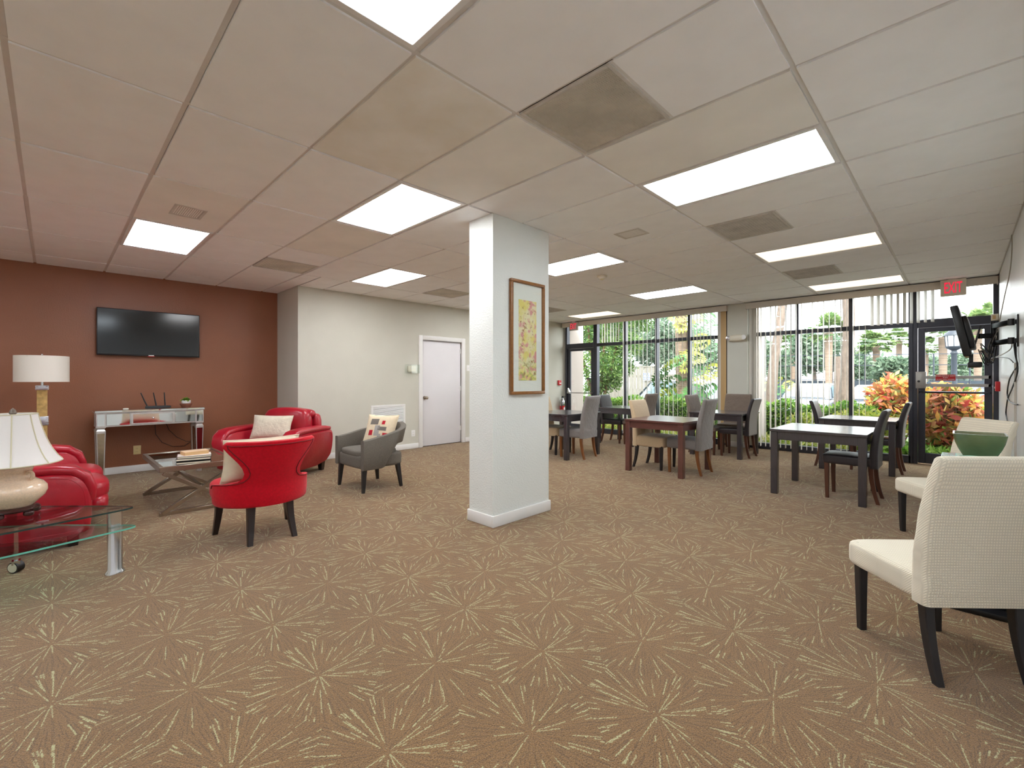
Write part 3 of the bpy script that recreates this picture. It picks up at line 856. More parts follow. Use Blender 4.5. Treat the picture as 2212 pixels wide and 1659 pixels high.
# thermostat in a clear guard, wall grille, outlets, switch
x_, _, z_ = on_y(888, 797, YS)
t = thing('thermostat', 'beige thermostat under a clear guard box beside the white door', 'thermostat', (x_, YS, z_ - .08))
MB().box(-.085, -.04, .025, .085, 0, .135).build('body', M['beige_plastic'], t, bevel=.012)
MB().box(-.03, -.043, .085, .03, -.04, .108).build('display', M['vent_dark'], t)
gmb = MB()
gmb.box(-.135, -.085, 0, .135, -.081, .158).box(-.135, -.081, 0, -.131, 0, .158).box(.131, -.081, 0, .135, 0, .158).box(-.135, -.081, .154, .135, 0, .158).box(-.135, -.081, 0, .135, 0, .004)
gmb.build('clear_guard', M['glass'], t, ang=0)
# slatted return grille low on the wall
x0, x1, z0, z1 = 3.845, 4.52, .33, .827
t = thing('wall_grille', 'white louvred return-air grille low on the pale wall behind the grey tub chair', 'wall vent', (x0, YS, z0))
gw, gh = x1 - x0, z1 - z0
MB().box(0, -.012, 0, gw, 0, .04).box(0, -.012, gh - .04, gw, 0, gh).box(0, -.012, .04, .04, 0, gh - .04).box(gw - .04, -.012, .04, gw, 0, gh - .04).build('frame', M['white'], t, bevel=.003, seg=1)
MB().box(.04, -.001, .04, gw - .04, 0, gh - .04).build('backing', M['dark_void'], t, ang=0)
s0 = None
for i in range(20):
    zz = .04 + (i + .5) * (gh - .08) / 20
    if s0 is None:
        s0 = MB().cbox((gw / 2, -.007, 0), (gw - .08, .0025, .016), (R(-32), 0, 0)).build('slat', M['white'], t, ang=0); s0.location = (0, 0, zz)
    else: share(s0, 'slat', (0, 0, zz), t)
def plate(name, label, cat, loc, axis, m, kind):
    t = thing(name, label, cat, loc)
    MB().box(-.04, -.007, 0, .04, 0, .12).build('cover_plate', m, t, bevel=.003)
    if kind == 'outlet':
        for zz in (.028, .070):
            MB().box(-.017, -.010, zz, .017, -.007, zz + .026).build('receptacle', m, t, bevel=.004)
            for sx in (-.006, .006): MB().box(sx - .001, -.0108, zz + .008, sx + .001, -.010, zz + .018).build('slot', M['black'], t, ang=0)
    else:
        MB().box(-.005, -.016, .048, .005, -.007, .072).build('toggle', m, t, bevel=.001)
    return t
plate('wall_outlet', 'ivory outlet plate on the brown wall under the mirrored console', 'outlet', (.828, YBR, .24), 'y', M['ivory_plate'], 'outlet')
x_, _, z_ = on_y(892.5, 936, YS)
plate('wall_outlet', 'white outlet plate on the pale wall beside the white door', 'outlet', (x_, YS, z_ - .06), 'y', M['white_plastic'], 'outlet')
x_, _, z_ = on_y(1007, 795, YS)
plate('light_switch', 'white light switch on the pale wall past the white door', 'light switch', (x_ + .05, YS, z_ - .06), 'y', M['white_plastic'], 'switch')

# ================================================================== DINING CHAIRS AND TABLES
def chair_parts(t, cover, legm, wd=.45, top=.95, covered=True, horns=0.0, back_m=None, seat_z=.47, leg_x=.185, low=.33, wav=0.0):
    """high-backed dining chair, front towards +Y, origin on the floor under the seat"""
    hw = wd / 2
    # seat: padded box, covers hang lower
    z0 = low if covered else seat_z - .10
    rs = random.Random(int(top * 1000) + int(horns * 1e4))
    def wf(x, y, z):
        zz = z
        if z > 0: zz = z * (1 + .10 * (1 - x * x) * (1 - y * y))
        return (x * (1 + .02 * max(0, y)), y, zz)
    MB().soft((0, .01, (z0 + seat_z) / 2), (wd, .46, seat_z - z0), 9 if not covered else 8, 10, wf).build('seat', cover, t)
    # backrest swept up a gently raked, curved path
    zb0 = low if covered else seat_z - .11
    N = 15; secs = []
    for i in range(N + 1):
        q = i / N
        z = zb0 + (top - zb0) * q
        zr = max(0, (z - seat_z) / (top - seat_z))
        y = -.205 - .018 * zr - .075 * zr ** 2.2
        th_ = (.042 if covered else .036) * (1 - .35 * zr)
        w_ = hw * (1 - .03 * zr) + (.0015 * math.sin(q * 23 + horns * 40) if covered else 0)
        sec = []
        for (a, b_) in rrect(w_, th_, min(.024, th_ * .9), 4):
            k = a / w_
            dz = 0
            if i >= N - 1: dz = horns * (k * k) - horns * .35
            yy = y + b_ + .010 * (k * k) * zr * (1 if b_ > 0 else .4)
            if covered and b_ < 0: yy += wav * math.sin(z * 95 + k * 2.2) * max(0, 1 - abs(z - low - .10) / .12) + wav * .7 * math.sin(z * 70 - k) * max(0, 1 - abs(z - top + .10) / .10)
            sec.append((a, yy, z + dz))
        if i == N:   # rounded top
            secs.append(sec)
            secs.append([(p[0] * .985, y + (p[1] - y) * .75, p[2] + .009) for p in sec])
            secs.append([(p[0] * .955, y + (p[1] - y) * .35, p[2] + .014) for p in sec])
        else: secs.append(sec)
    b_ = MB().loft(secs).build('backrest', cover, t, ang=55)
    if back_m:  # paler panel laid over the rear of the backrest
        mb = MB(); ss = []
        for i in range(10):
            q = i / 9
            z = zb0 + .01 + (top - zb0 - .02) * q; zr = max(0, (z - seat_z) / (top - seat_z))
            y = -.205 - .018 * zr - .075 * zr ** 2.2 - .036 * (1 - .35 * zr) - .001
            w_ = hw * (1 - .03 * zr) - .012
            ss.append([(-w_, y + .006, z), (-w_, y, z), (w_, y, z), (w_, y + .006, z)])
        mb.loft(ss).build('back_panel', back_m, t)
    # legs
    def leg(x, y0, y1, s0, s1, ztop):
        mb = MB(); ss = []
        for i in range(8):
            q = i / 7; z = ztop * (1 - q)
            s_ = s0 + (s1 - s0) * q
            yy = y0 + (y1 - y0) * q ** 2
            ss.append([(x + a, yy + c, z) for a, c in rrect(s_, s_, .004, 1)])
        return mb.loft(ss).build('leg', legm, t)
    for sx in (-1, 1):
        leg(sx * leg_x, .195, .190, .022, .016, z0 + .03)
        leg(sx * leg_x, -.180, -.240, .022, .016, z0 + .03)
    return t

def proto(name, **k):
    t = thing(name, '', 'chair')
    chair_parts(t, **k)
    return t
P = {}
def put(kind, x, y, rz, label, group):
    if kind not in P:
        kw = {
            'black': dict(cover=M['blk_leather'], legm=M['brown_leg'], wd=.42, top=.945, covered=False, leg_x=.175),
            'black_pale': dict(cover=M['blk_leather'], legm=M['brown_leg'], wd=.42, top=.95, covered=False, leg_x=.175, back_m=M['back_pale']),
            'grey': dict(cover=M['cover_grey'], legm=M['orange_leg'], wd=.46, top=.975, horns=.035, leg_x=.195, low=.33, wav=.006),
            'taupe': dict(cover=M['cover_taupe'], legm=M['brown_leg'], wd=.46, top=.97, horns=.03, leg_x=.19, low=.40, wav=.006),
            'beige': dict(cover=M['cover_beige'], legm=M['black_wood'], wd=.46, top=.955, horns=.0, leg_x=.20, low=.31, wav=.003),
            'cream': dict(cover=M['cream'], legm=M['black_wood'], wd=.485, top=.945, horns=.0, leg_x=.185, low=.325, wav=.006, seat_z=.45),
        }[kind]
        o = proto('dining_chair', **kw); P[kind] = o
    else:
        o = clone(P[kind])
    return place(o, (x, y, 0), R(rz), label, group)
G1 = 'high-backed dining chairs'
put('grey', 6.12, 4.52, 6, 'grey slipcovered chair with honey legs at the dark table by the pillar', G1)
put('beige', 6.17, 5.06, 182, 'beige slipcovered chair half behind the pillar at the dark table', G1)
put('black', 8.12, 5.03, 180, 'black leatherette chair at the far table, back to the far glass door', G1)
put('taupe', 8.13, 4.53, 0, 'taupe-covered chair at the far table, pushed in from the pier side', G1)
put('beige', 6.18, 3.17, 180, 'beige slipcovered chair with black legs at the red-brown table', G1)
put('grey', 6.19, 2.675, 2, 'grey slipcovered chair with honey legs at the red-brown table', G1)
put('taupe', 8.05, 3.15, 178, 'taupe-covered chair at the pier table, back to the tan blind stack', G1)
put('taupe', 8.755, 2.96, 92, 'taupe-covered chair standing against the window pier', G1)
put('black_pale', 8.06, 2.66, 0, 'black chair with pale grey back at the pier table', G1)
put('black', 6.065, .838, 0, 'black leatherette chair pulled up to the near blue-black table', G1)
put('black', 8.12, 1.30, 182, 'black leatherette chair at the window table, back to the pier', G1)
put('black_pale', 8.15, .795, 0, 'black chair with pale grey back at the window table near the exit door', G1)
G2 = 'cream slipcovered chairs at the glass table'
put('cream', 2.889, .095, -47, 'large cream waffle-covered chair with black legs seen from behind', G2)
put('cream', 4.98, .085, 35.6, 'cream waffle-covered chair behind the green bowl', G2)

def table(label, x0, x1, y0, y1, m, h=.722):
    t = thing('dining_table', label, 'table', ((x0 + x1) / 2, (y0 + y1) / 2, 0), group='dining tables in front of the windows')
    hx, hy = (x1 - x0) / 2, (y1 - y0) / 2
    MB().box(-hx - .008, -hy - .008, h - .028, hx + .008, hy + .008, h).build('table_top', m, t, bevel=.003, seg=1)
    MB().box(-hx + .062, -hy + .012, h - .118, hx - .062, -hy + .034, h - .028).build('apron', m, t, ang=0)
    MB().box(-hx + .062, hy - .034, h - .118, hx - .062, hy - .012, h - .028).build('apron', m, t, ang=0)
    MB().box(-hx + .012, -hy + .062, h - .118, -hx + .034, hy - .062, h - .028).build('apron', m, t, ang=0)
    MB().box(hx - .034, -hy + .062, h - .118, hx - .012, hy - .062, h - .028).build('apron', m, t, ang=0)
    l0 = None
    for sx in (-1, 1):
        for sy in (-1, 1):
            p = (sx * (hx - .034), sy * (hy - .034), 0)
            if l0 is None: l0 = MB().box(-.034, -.034, 0, .034, .034, h - .028).build('leg', m, t, bevel=.003, seg=1); l0.location = p
            else: share(l0, 'leg', p, t)
    return t
table('dark wooden table partly behind the pillar', 5.67, 6.58, 4.39, 5.22, M['table_black'])
table('dark wooden table nearest the far glass door', 7.70, 8.55, 4.41, 5.22, M['table_black'])
table('red-brown wooden table with a beige and a grey chair', 5.65, 6.57, 2.52, 3.35, M['table_red'])
table('dark wooden table in front of the window pier', 7.66, 8.53, 2.47, 3.30, M['table_black'])
table('blue-black wooden table with one black chair, clear of the blinds', 5.66, 6.62, .665, 1.52, M['table_black'])
table('blue-black wooden table beside the exit glass door', 7.72, 8.58, .61, 1.45, M['table_black'])

# ================================================================== GLASS CONSOLE TABLE WITH BOWL (right)
t = thing('glass_table', 'clear glass table on a black base along the textured wall', 'table', (3.9, -.12, 0))
top = MB().prism(rrect(.61, .215, .02, 3), .738, .750).build('glass_top', M['tblglass'], t, bevel=.002, seg=1)
MB().prism(rrect(.612, .217, .021, 3), .7405, .7475).build('glass_rim', M['glassedge'], t)
mb = MB().box(-.40, -.17, 0, .40, .17, .03)
mb.build('base_plate', M['black'], t, bevel=.006)
for x in (-.30, .30):
    MB().box(x - .02, -.14, .03, x + .02, .14, .738).build('base_upright', M['black'], t, bevel=.004)
t = thing('bowl', 'square green glazed ceramic bowl on the glass table', 'bowl', (4.29, -.085, .751))
secs = []
def sq(hw, z, r): return [(a, b_, z) for a, b_ in rrect(hw, hw, r, 4)]
prof = [(.058, 0), (.066, .002), (.082, .03), (.100, .07), (.114, .11), (.122, .150), (.125, .165)]
for hw, z in prof: secs.append(sq(hw, z, .012))
for hw, z in reversed(prof[1:]): secs.append(sq(hw - .009, max(z - .0, .010) if z > .01 else .010, .010))
MB().loft(secs).build('bowl_body', M['bowl'], t, ang=50)
t = thing('glass_dish', 'small pale green glass dish beside the green bowl', 'dish', (4.02, -.06, .751))
MB().lathe([(.02, 0), (.045, .004), (.066, .022), (.072, .036), (.068, .038), (.058, .026), (.03, .010), (.0, .009)], 20).build('dish_body', M['sea_glass'], t)

# ================================================================== FRAMED PICTURE ON THE PILLAR
def art_mat():
    m, nt, b, out = newmat('pastel_garden_print'); h = NT(nt)
    tc = nt.nodes.new('ShaderNodeTexCoord'); v = tc.outputs['Object']
    n1, n2, n3 = h.noise(v, 9, 5), h.noise(v, 16, 6), h.noise(v, 30, 6)
    sp = nt.nodes.new('ShaderNodeSeparateXYZ'); nt.links.new(v, sp.inputs[0])
    def ramp(x, a, b_):
        r = nt.nodes.new('ShaderNodeMapRange'); r.inputs['From Min'].default_value = a; r.inputs['From Max'].default_value = b_
        nt.links.new(x, r.inputs['Value']); return r.outputs[0]
    c = h.mix(ramp(n1, .40, .60), lin((232, 212, 120)), lin((238, 224, 190)))
    c = h.mix(ramp(n2, .52, .62), c, lin((222, 150, 150)))
    low = ramp(sp.outputs[2], .40, .05)
    c = h.mix(h.m('MULTIPLY', ramp(n3, .48, .60), low), c, lin((150, 176, 84)))
    c = h.mix(ramp(n3, .60, .70), c, lin((170, 120, 76)))
    nt.links.new(c, b.inputs['Base Color']); b.inputs['Roughness'].default_value = .6
    return m
FX, FZ0, FZ1 = (2.853, 3.310), 1.135, 2.172
t = thing('framed_picture', 'tall framed pastel print on the pillar, gilded brown frame', 'picture', (FX[0], 2.857, FZ0))
fw, fh, fr = FX[1] - FX[0], FZ1 - FZ0, .028
for b_ in ((0, 0, fw, fr), (0, fh - fr, fw, fh), (0, fr, fr, fh - fr), (fw - fr, fr, fw, fh - fr)):
    MB().box(b_[0], -.034, b_[1], b_[2], -.002, b_[3]).build('frame_side', M['frame_wood'], t, bevel=.006)
MB().box(fr, -.012, fr, fw - fr, -.004, fh - fr).build('mat_board', M['mat_board'], t, ang=0)
ax0, ax1, az0, az1 = 2.965 - FX[0], 3.205 - FX[0], 1.262 - FZ0, 1.998 - FZ0
MB().box(ax0, -.0135, az0, ax1, -.012, az1).build('print', art_mat(), t, ang=0)
MB().box(fr, -.018, fr, fw - fr, -.016, fh - fr).build('picture_glass', M['glass'], t, ang=0)

# ================================================================== TELEVISION ON BROWN WALL
t = thing('television', 'flat black television mounted on the brown wall', 'television', (.973, YBR - .024, 1.595))
tw, thh = 1.128, .625
MB().box(-tw / 2, -.062, 0, tw / 2, -.022, thh).build('housing', M['black'], t, bevel=.006)
MB().box(-tw / 2 + .010, -.0632, .018, tw / 2 - .010, -.0618, thh - .010).build('screen', M['screen'], t, ang=0)
MB().box(-.030, -.0648, .004, .030, -.062, .015).build('logo', M['text_white'], t)
MB().box(-.038, -.0645, -.006, .038, -.050, .002).build('standby_light', M['red_plastic'], t)

tag(MB().box(.83, YBR - .045, 1.75, 1.11, YBR - .001, 2.05).build('wall_bracket', M['black']), 'black bracket between the flat television and the brown wall', 'wall bracket')

# ================================================================== MIRRORED CONSOLE, ROUTER, PLANT
CY = 7.72
t = thing('console_table', 'mirrored console table with silver edges against the brown wall', 'console table', (.935, CY, 0))
hl, hd, cz, ch = .555, .19, .885, .205
MB().box(-hl - .012, -hd - .012, cz - .022, hl + .012, hd + .012, cz).build('top', M['mirror'], t, bevel=.003, seg=1)
MB().box(-hl - .014, -hd - .014, cz - .030, hl + .014, hd + .014, cz - .020).build('top_edge', M['silver'], t, bevel=.003, seg=1)
body = MB().box(-hl + .005, -hd + .005, cz - ch, hl - .005, hd - .005, cz - .03).build('body', M['silver'], t, bevel=.003, seg=1)
dz0, dz1 = cz - ch + .018, cz - .042
for a, b_ in ((-hl + .095, -.235), (.235, hl - .095)):
    MB().box(a, -hd - .003, dz0, b_, -hd + .006, dz1).build('mirror_panel', M['mirror'], body, bevel=.003, seg=1)
dr = MB().box(-.225, -hd - .006, dz0, .225, -hd + .006, dz1).build('drawer', M['silver'], t, bevel=.003, seg=1)
MB().box(-.205, -hd - .009, dz0 + .016, .205, -hd - .005, dz1 - .016).build('drawer_mirror', M['mirror'], dr, bevel=.002, seg=1)
MB().soft((0, -hd - .022, (dz0 + dz1) / 2), (.022, .026, .022), 2.2, 5).build('knob', M['chrome'], dr)
for sx in (-1, 1):
    for sy in (-1, 1):
        x, y_ = sx * (hl - .045), sy * (hd - .045)
        lg = MB().box(x - .046, y_ - .046, cz - ch - .004, x + .046, y_ + .046, cz - .03)
        secs = []
        for hw, z in ((.046, cz - ch - .004), (.040, cz - ch - .012), (.034, cz - ch - .026), (.046, cz - ch - .046), (.046, cz - ch - .052), (.030, .02), (.030, 0)):
            secs.append([(x + a, y_ + b_, z) for a, b_ in rrect(hw, hw, .004, 1)])
        lg.loft(secs)
        lo = lg.build('leg', M['silver'], t, ang=30)
        mp = MB()
        for nx, ny in ((1, 0), (-1, 0), (0, 1), (0, -1)):   # inset mirror strips on the four faces
            q = []
            for hw, z in ((.034, cz - ch - .075), (.020, .035)):
                d0 = hw + .0125
                for s_ in (-1, 1):
                    off = hw * s_
                    q.append((x + nx * d0 + ny * off, y_ + ny * d0 + nx * off, z))
            mp.add(q, [(0, 1, 3, 2)])
            q = []
            for z in (cz - ch + .016, cz - .044):
                for s_ in (-1, 1):
                    q.append((x + nx * .0475 + ny * .034 * s_, y_ + ny * .0475 + nx * .034 * s_, z))
            mp.add(q, [(0, 1, 3, 2)])
        mp.build('mirror_strip', M['mirror'], lo, ang=0)
t = thing('wifi_router', 'black router with three upright antennas on the console', 'router', (1.00, CY - .02, cz))
MB().prism([(-.14, -.07), (.14, -.07), (.115, .07), (-.115, .07)], .004, .034).build('body', M['black'], t, bevel=.008)
for i, (x, tl) in enumerate(((-.095, -.13), (.0, -.06), (.095, -.02))):
    MB().tube([(x, .072, .02), (x + tl * .25, .076, .10), (x + tl * .55, .078, .21)], [.009, .008, .006], 8).build('antenna', M['black'], t)
t = thing('potted_plant', 'small green plant in a white pot on a brown wooden stand', 'plant', (1.318, CY - .02, cz))
MB().lathe([(.05, 0), (.058, .008), (.062, .03), (.075, .042), (.075, .052), (0, .052)], 22).build('wood_stand', M['terracotta'], t)
MB().lathe([(.038, .052), (.050, .056), (.055, .072), (.055, .098), (.049, .098), (.046, .088), (0, .088)], 22).build('pot', M['white_plastic'], t)
rg = np.random.default_rng(3); arr = []
for i in range(60):
    a = rg.uniform(0, 6.283); l = rg.uniform(.05, .10); e = rg.uniform(.15, 1.1)
    d_ = np.array([math.cos(a) * math.cos(e), math.sin(a) * math.cos(e), math.sin(e)]); s_ = np.array([-math.sin(a), math.cos(a), 0]) * .013
    p0 = np.array([0, 0, .092]); mid = p0 + d_ * l * .6; tip = p0 + d_ * l + np.array([0, 0, -.028])
    arr.append([p0, mid + s_, tip, mid - s_])
quads('leaves', arr, M['plant'], t)
tag(MB().soft((.665, CY - .12, cz + .011), (.060, .030, .022), 3, 6).build('remote_puck', M['vent_dark']), 'small grey round remote lying on the mirrored console', 'remote')
# cable loops on the wall under the console
tag(MB().tube([(1.02, YBR - .02, .66), (1.03, YBR - .025, .50), (1.10, YBR - .03, .38), (1.22, YBR - .03, .31), (1.36, YBR - .025, .30), (1.44, YBR - .03, .36)], .004, 6).tube([(1.14, YBR - .02, .67), (1.18, YBR - .03, .55), (1.27, YBR - .03, .44), (1.38, YBR - .03, .37), (1.44, YBR - .03, .36)], .004, 6).build('power_cable', M['cable_black']), 'thin black cables looping on the brown wall under the console', 'cable')

# ================================================================== COFFEE TABLE AND BOOKS
tx0, tx1, ty0, ty1, tz = .70, 1.36, 5.27, 6.39, .455
t = thing('coffee_table', 'mirror-topped coffee table on crossed champagne metal legs', 'coffee table', ((tx0 + tx1) / 2, (ty0 + ty1) / 2, 0))
hx, hy = (tx1 - tx0) / 2, (ty1 - ty0) / 2
s_ = .034
MB().box(-hx, -hy, tz - .05, hx, -hy + s_, tz).box(-hx, hy - s_, tz - .05, hx, hy, tz).box(-hx, -hy + s_, tz - .05, -hx + s_, hy - s_, tz).box(hx - s_, -hy + s_, tz - .05, hx, hy - s_, tz).build('top_frame', M['nickel'], t, bevel=.002, seg=1)
MB().box(-hx + s_, -hy + s_, tz - .018, hx - s_, hy - s_, tz - .006).build('mirror_top', M['mirror'], t, bevel=.002, seg=1)
for sy in (-1, 1):
    y_ = sy * (hy - .02)
    MB().bar((-hx + .02, y_, .02), (hx - .03, y_, tz - .06), .034, .038, (0, 1, 0)).bar((hx - .02, y_ - .0, .02), (-hx + .03, y_, tz - .06), .034, .036, (0, 1, 0)).build('cross_leg', M['nickel'], t, bevel=.002, seg=1)
    MB().box(-hx, y_ - .017, 0, hx, y_ + .017, .034).build('foot_rail', M['nickel'], t, bevel=.002, seg=1)
MB().box(-.018, -hy + .03, tz * .46, .018, hy - .03, tz * .46 + .03).build('centre_stretcher', M['nickel'], t, bevel=.002, seg=1)

def book(label, x, y, z, w_, l, th_, rz, cover, pages, jacket=None):
    t = thing('book', label, 'book', (x, y, z), R(rz), 'books on the coffee table')
    c_ = .003
    cv = MB().box(-w_ / 2, -l / 2, 0, w_ / 2, l / 2, c_).box(-w_ / 2, -l / 2, th_ - c_, w_ / 2, l / 2, th_).box(-w_ / 2, -l / 2, c_, -w_ / 2 + c_, l / 2, th_ - c_)
    cv.build('cover', cover, t, ang=0)
    if jacket: MB().box(-w_ / 2 + .004, -l / 2 + .004, th_, w_ / 2 - .004, l / 2 - .004, th_ + .0006).build('jacket', jacket, t, ang=0)
    MB().box(-w_ / 2 + c_, -l / 2 + .005, c_, w_ / 2 - .006, l / 2 - .005, th_ - c_).build('pages', pages, t, ang=0)
    return t
bz = tz + .0
bcx, bcy = 1.03, 5.62
book('dark-edged hardback with white pages at the bottom of the book pile', bcx, bcy, bz, .215, .29, .022, 258, M['book_dark'], M['paper'])
book('dark-edged hardback with white pages in the middle of the book pile', bcx + .004, bcy + .004, bz + .0225, .215, .29, .022, 260, M['book_dark'], M['paper'], M['book_white'])
book('thick tan book lying on top of the book pile', bcx + .012, bcy + .030, bz + .045, .15, .22, .036, 275, M['book_tan'], M['paper_tan'])

# ================================================================== CUSHIONS
def pillow_mesh(w_, h, th_, n=14):
    mb = MB(); vv = []; ff = []
    for side in (1, -1):
        base = len(vv)
        for i in range(n + 1):
            for j in range(n + 1):
                u, v = -1 + 2 * i / n, -1 + 2 * j / n
                pu = u * (1 - .06 * (1 - v * v) ** 1) * 1.0
                pv = v * (1 - .06 * (1 - u * u) ** 1)
                t_ = max(0, (1 - abs(u) ** 2.6)) ** .55 * max(0, (1 - abs(v) ** 2.6)) ** .55
                vv.append((pu * w_ / 2, side * (t_ * th_ / 2 + .003), pv * h / 2 + h / 2))
        for i in range(n):
            for j in range(n):
                a = base + i * (n + 1) + j
                q = (a, a + 1, a + n + 2, a + n + 1)
                ff.append(q if side == 1 else q[::-1])
    m = n + 1; o = m * m
    rim = [i * m for i in range(m)] + [n * m + j for j in range(1, m)] + [i * m + n for i in range(n - 1, -1, -1)] + [j for j in range(n - 1, 0, -1)]
    for a, b_ in zip(rim, rim[1:] + rim[:1]): ff.append((a, b_, b_ + o, a + o))
    mb.add(vv, ff)
    return mb
def cushion(name, label, loc, rot, w_, h, th_, m, patches=None, piping=None):
    t = thing(name, label, 'cushion', loc); t.rotation_euler = rot
    pillow_mesh(w_, h, th_).build('cushion_body', m, t, ang=60)
    if piping:
        pts = []
        for k in range(41):
            a = k / 40 * 4; e = int(a) % 4; f_ = a - int(a)
            u, v = [(-1 + 2 * f_, -1), (1, -1 + 2 * f_), (1 - 2 * f_, 1), (-1, 1 - 2 * f_)][e]
            pts.append((u * (1 - .06 * (1 - v * v)) * w_ / 2, 0, v * (1 - .06 * (1 - u * u)) * h / 2 + h / 2))
        MB().tube(pts, .005, 6, cap=False).build('piping', piping, t)
    if patches:
        for (u, v, du, dv, pm) in patches:      # appliqué patches lying on the front face
            mb = MB(); vv = []; ff = []
            nn = 4
            for i in range(nn + 1):
                for j in range(nn + 1):
                    uu = u + du * (i / nn - .5); v2 = v + dv * (j / nn - .5)
                    t_ = max(0, (1 - abs(uu) ** 2.6)) ** .55 * max(0, (1 - abs(v2) ** 2.6)) ** .55
                    vv.append((uu * (1 - .06 * (1 - v2 * v2)) * w_ / 2, t_ * th_ / 2 + .0055, v2 * (1 - .06 * (1 - uu * uu)) * h / 2 + h / 2))
            for i in range(nn):
                for j in range(nn):
                    a = i * (nn + 1) + j; ff.append((a, a + 1, a + nn + 2, a + nn + 1))
            mb.add(vv, ff).build('patch', pm, t, recalc=False)
    return t

# ================================================================== RED FABRIC WING CHAIR (seen from behind)
t = thing('wing_chair', 'red fabric chair with flared winged back and dark wooden legs', 'chair', (1.225, 4.12, 0), R(0))
def wing_shell():
    zs = [(.285, 96, .335, .30, 0), (.30, 100, .345, .305, 0), (.36, 101, .35, .31, 0), (.42, 101, .35, .31, -.002), (.447, 97, .35, .31, -.004), (.458, 84, .35, .31, -.006), (.466, 66, .35, .31, -.008), (.474, 52, .35, .31, -.010),
          (.490, 42, .35, .31, -.014), (.520, 36.5, .352, .312, -.022), (.555, 35, .355, .314, -.032), (.60, 37.5, .360, .318, -.044), (.64, 42, .366, .320, -.054), (.68, 48, .372, .324, -.064), (.72, 54.5, .378, .328, -.073), (.755, 60, .383, .331, -.081), (.780, 61.5, .384, .332, -.086), (.797, 58, .379, .328, -.088)]
    n = 30; outer = []; inner = []
    for (z, A, rx, ry, off) in zs:
        o_, i_ = [], []
        tp = .070 if z < .78 else (.05 if z < .79 else .03)
        for k in range(n + 1):
            s_ = -1 + 2 * k / n
            a = R(A) * s_
            e = 1.0
            # rounded thin edge toward the ends of each row
            tt = tp * (1 - .55 * abs(s_) ** 8)
            sx, cy_ = math.sin(a), math.cos(a)
            o_.append((rx * e * sx, -ry * e * cy_ + off + .02, z))
            i_.append(((rx - tt) * sx, -(ry - tt) * cy_ + off + .02, z + (.006 if z > .77 else 0)))
        outer.append(o_); inner.append(i_)
    mb = MB(); vv = []; ff = []
    m = n + 1; L = len(zs)
    for q in outer: vv += q
    for q in inner: vv += q
    O = L * m
    for i in range(L - 1):
        for k in range(n):
            a = i * m + k
            ff.append((a, a + 1, a + m + 1, a + m)); ff.append((O + a, O + a + m, O + a + m + 1, O + a + 1))
        for k in (0, n):
            a = i * m + k; ff.append((a, a + m, O + a + m, O + a))
    for k in range(n):
        ff.append((k, O + k, O + k + 1, k + 1)); a = (L - 1) * m + k; ff.append((a, a + 1, O + a + 1, O + a))
    mb.add(vv, ff)
    return mb, zs
wsh, zs = wing_shell()
wso = wsh.build('winged_back', M['red_fabric'], t, ang=70)
# dark welt following the edge of the outer back
pts = []
for sgn in (-1, 1):
    row = [(math.sin(R(A - 7) * sgn) * (rx + .003), -math.cos(R(A - 7)) * (ry + .003) + off + .02, z) for (z, A, rx, ry, off) in zs[3:-1]]
    pts += row if sgn < 0 else []
    if sgn < 0:
        z, A, rx, ry, off = zs[-2]
        pts += [(math.sin(R(A - 7) * q) * (rx + .003), -math.cos(R(A - 7) * q) * (ry + .003) + off + .02, z - .006) for q in [-1 + 2 * k / 20 for k in range(1, 20)]]
    else: pts += row[::-1]
MB().tube(pts, .0035, 6).build('welt', M['red_welt'], wso)
def wseat(x, y, z):
    return (x * (1 - .30 * max(0, -y) ** 1.5), y, z * (1 + .06 * (1 - x * x) * (1 - y * y)))
MB().soft((0, .065, .378), (.665, .50, .175), 5, 12, wseat).build('seat', M['red_fabric'], t, ang=60)
def taper(parent, p0, p1, s0, s1, m, curve=0.0):
    ss = []
    for i in range(6):
        q = i / 5
        x, y_, z = [p0[k] + (p1[k] - p0[k]) * (q if k == 2 else (q ** 1.6 if curve else q)) for k in range(3)]
        s_ = s0 + (s1 - s0) * q
        ss.append([(x + a, y_ + b_, z) for a, b_ in rrect(s_, s_, .004, 1)])
    return MB().loft(ss).build('leg', m, parent)
for (x0, y0, x1, y1) in ((-.26, .20, -.285, .235), (.26, .20, .285, .25), (-.14, -.20, -.163, -.262), (.14, -.20, .163, -.262)):
    taper(t, (x0, y0, .30), (x1, y1, 0), .029, .019, M['espresso'], 1)
# light scuffs on one leg are wear; cushion on the seat
cushion('cushion', 'plain cream cushion on the red winged chair', (1.185, 4.04, .470), (R(12), 0, R(2)), .56, .345, .15, M['linen_cushion'], piping=M['linen_cushion'])

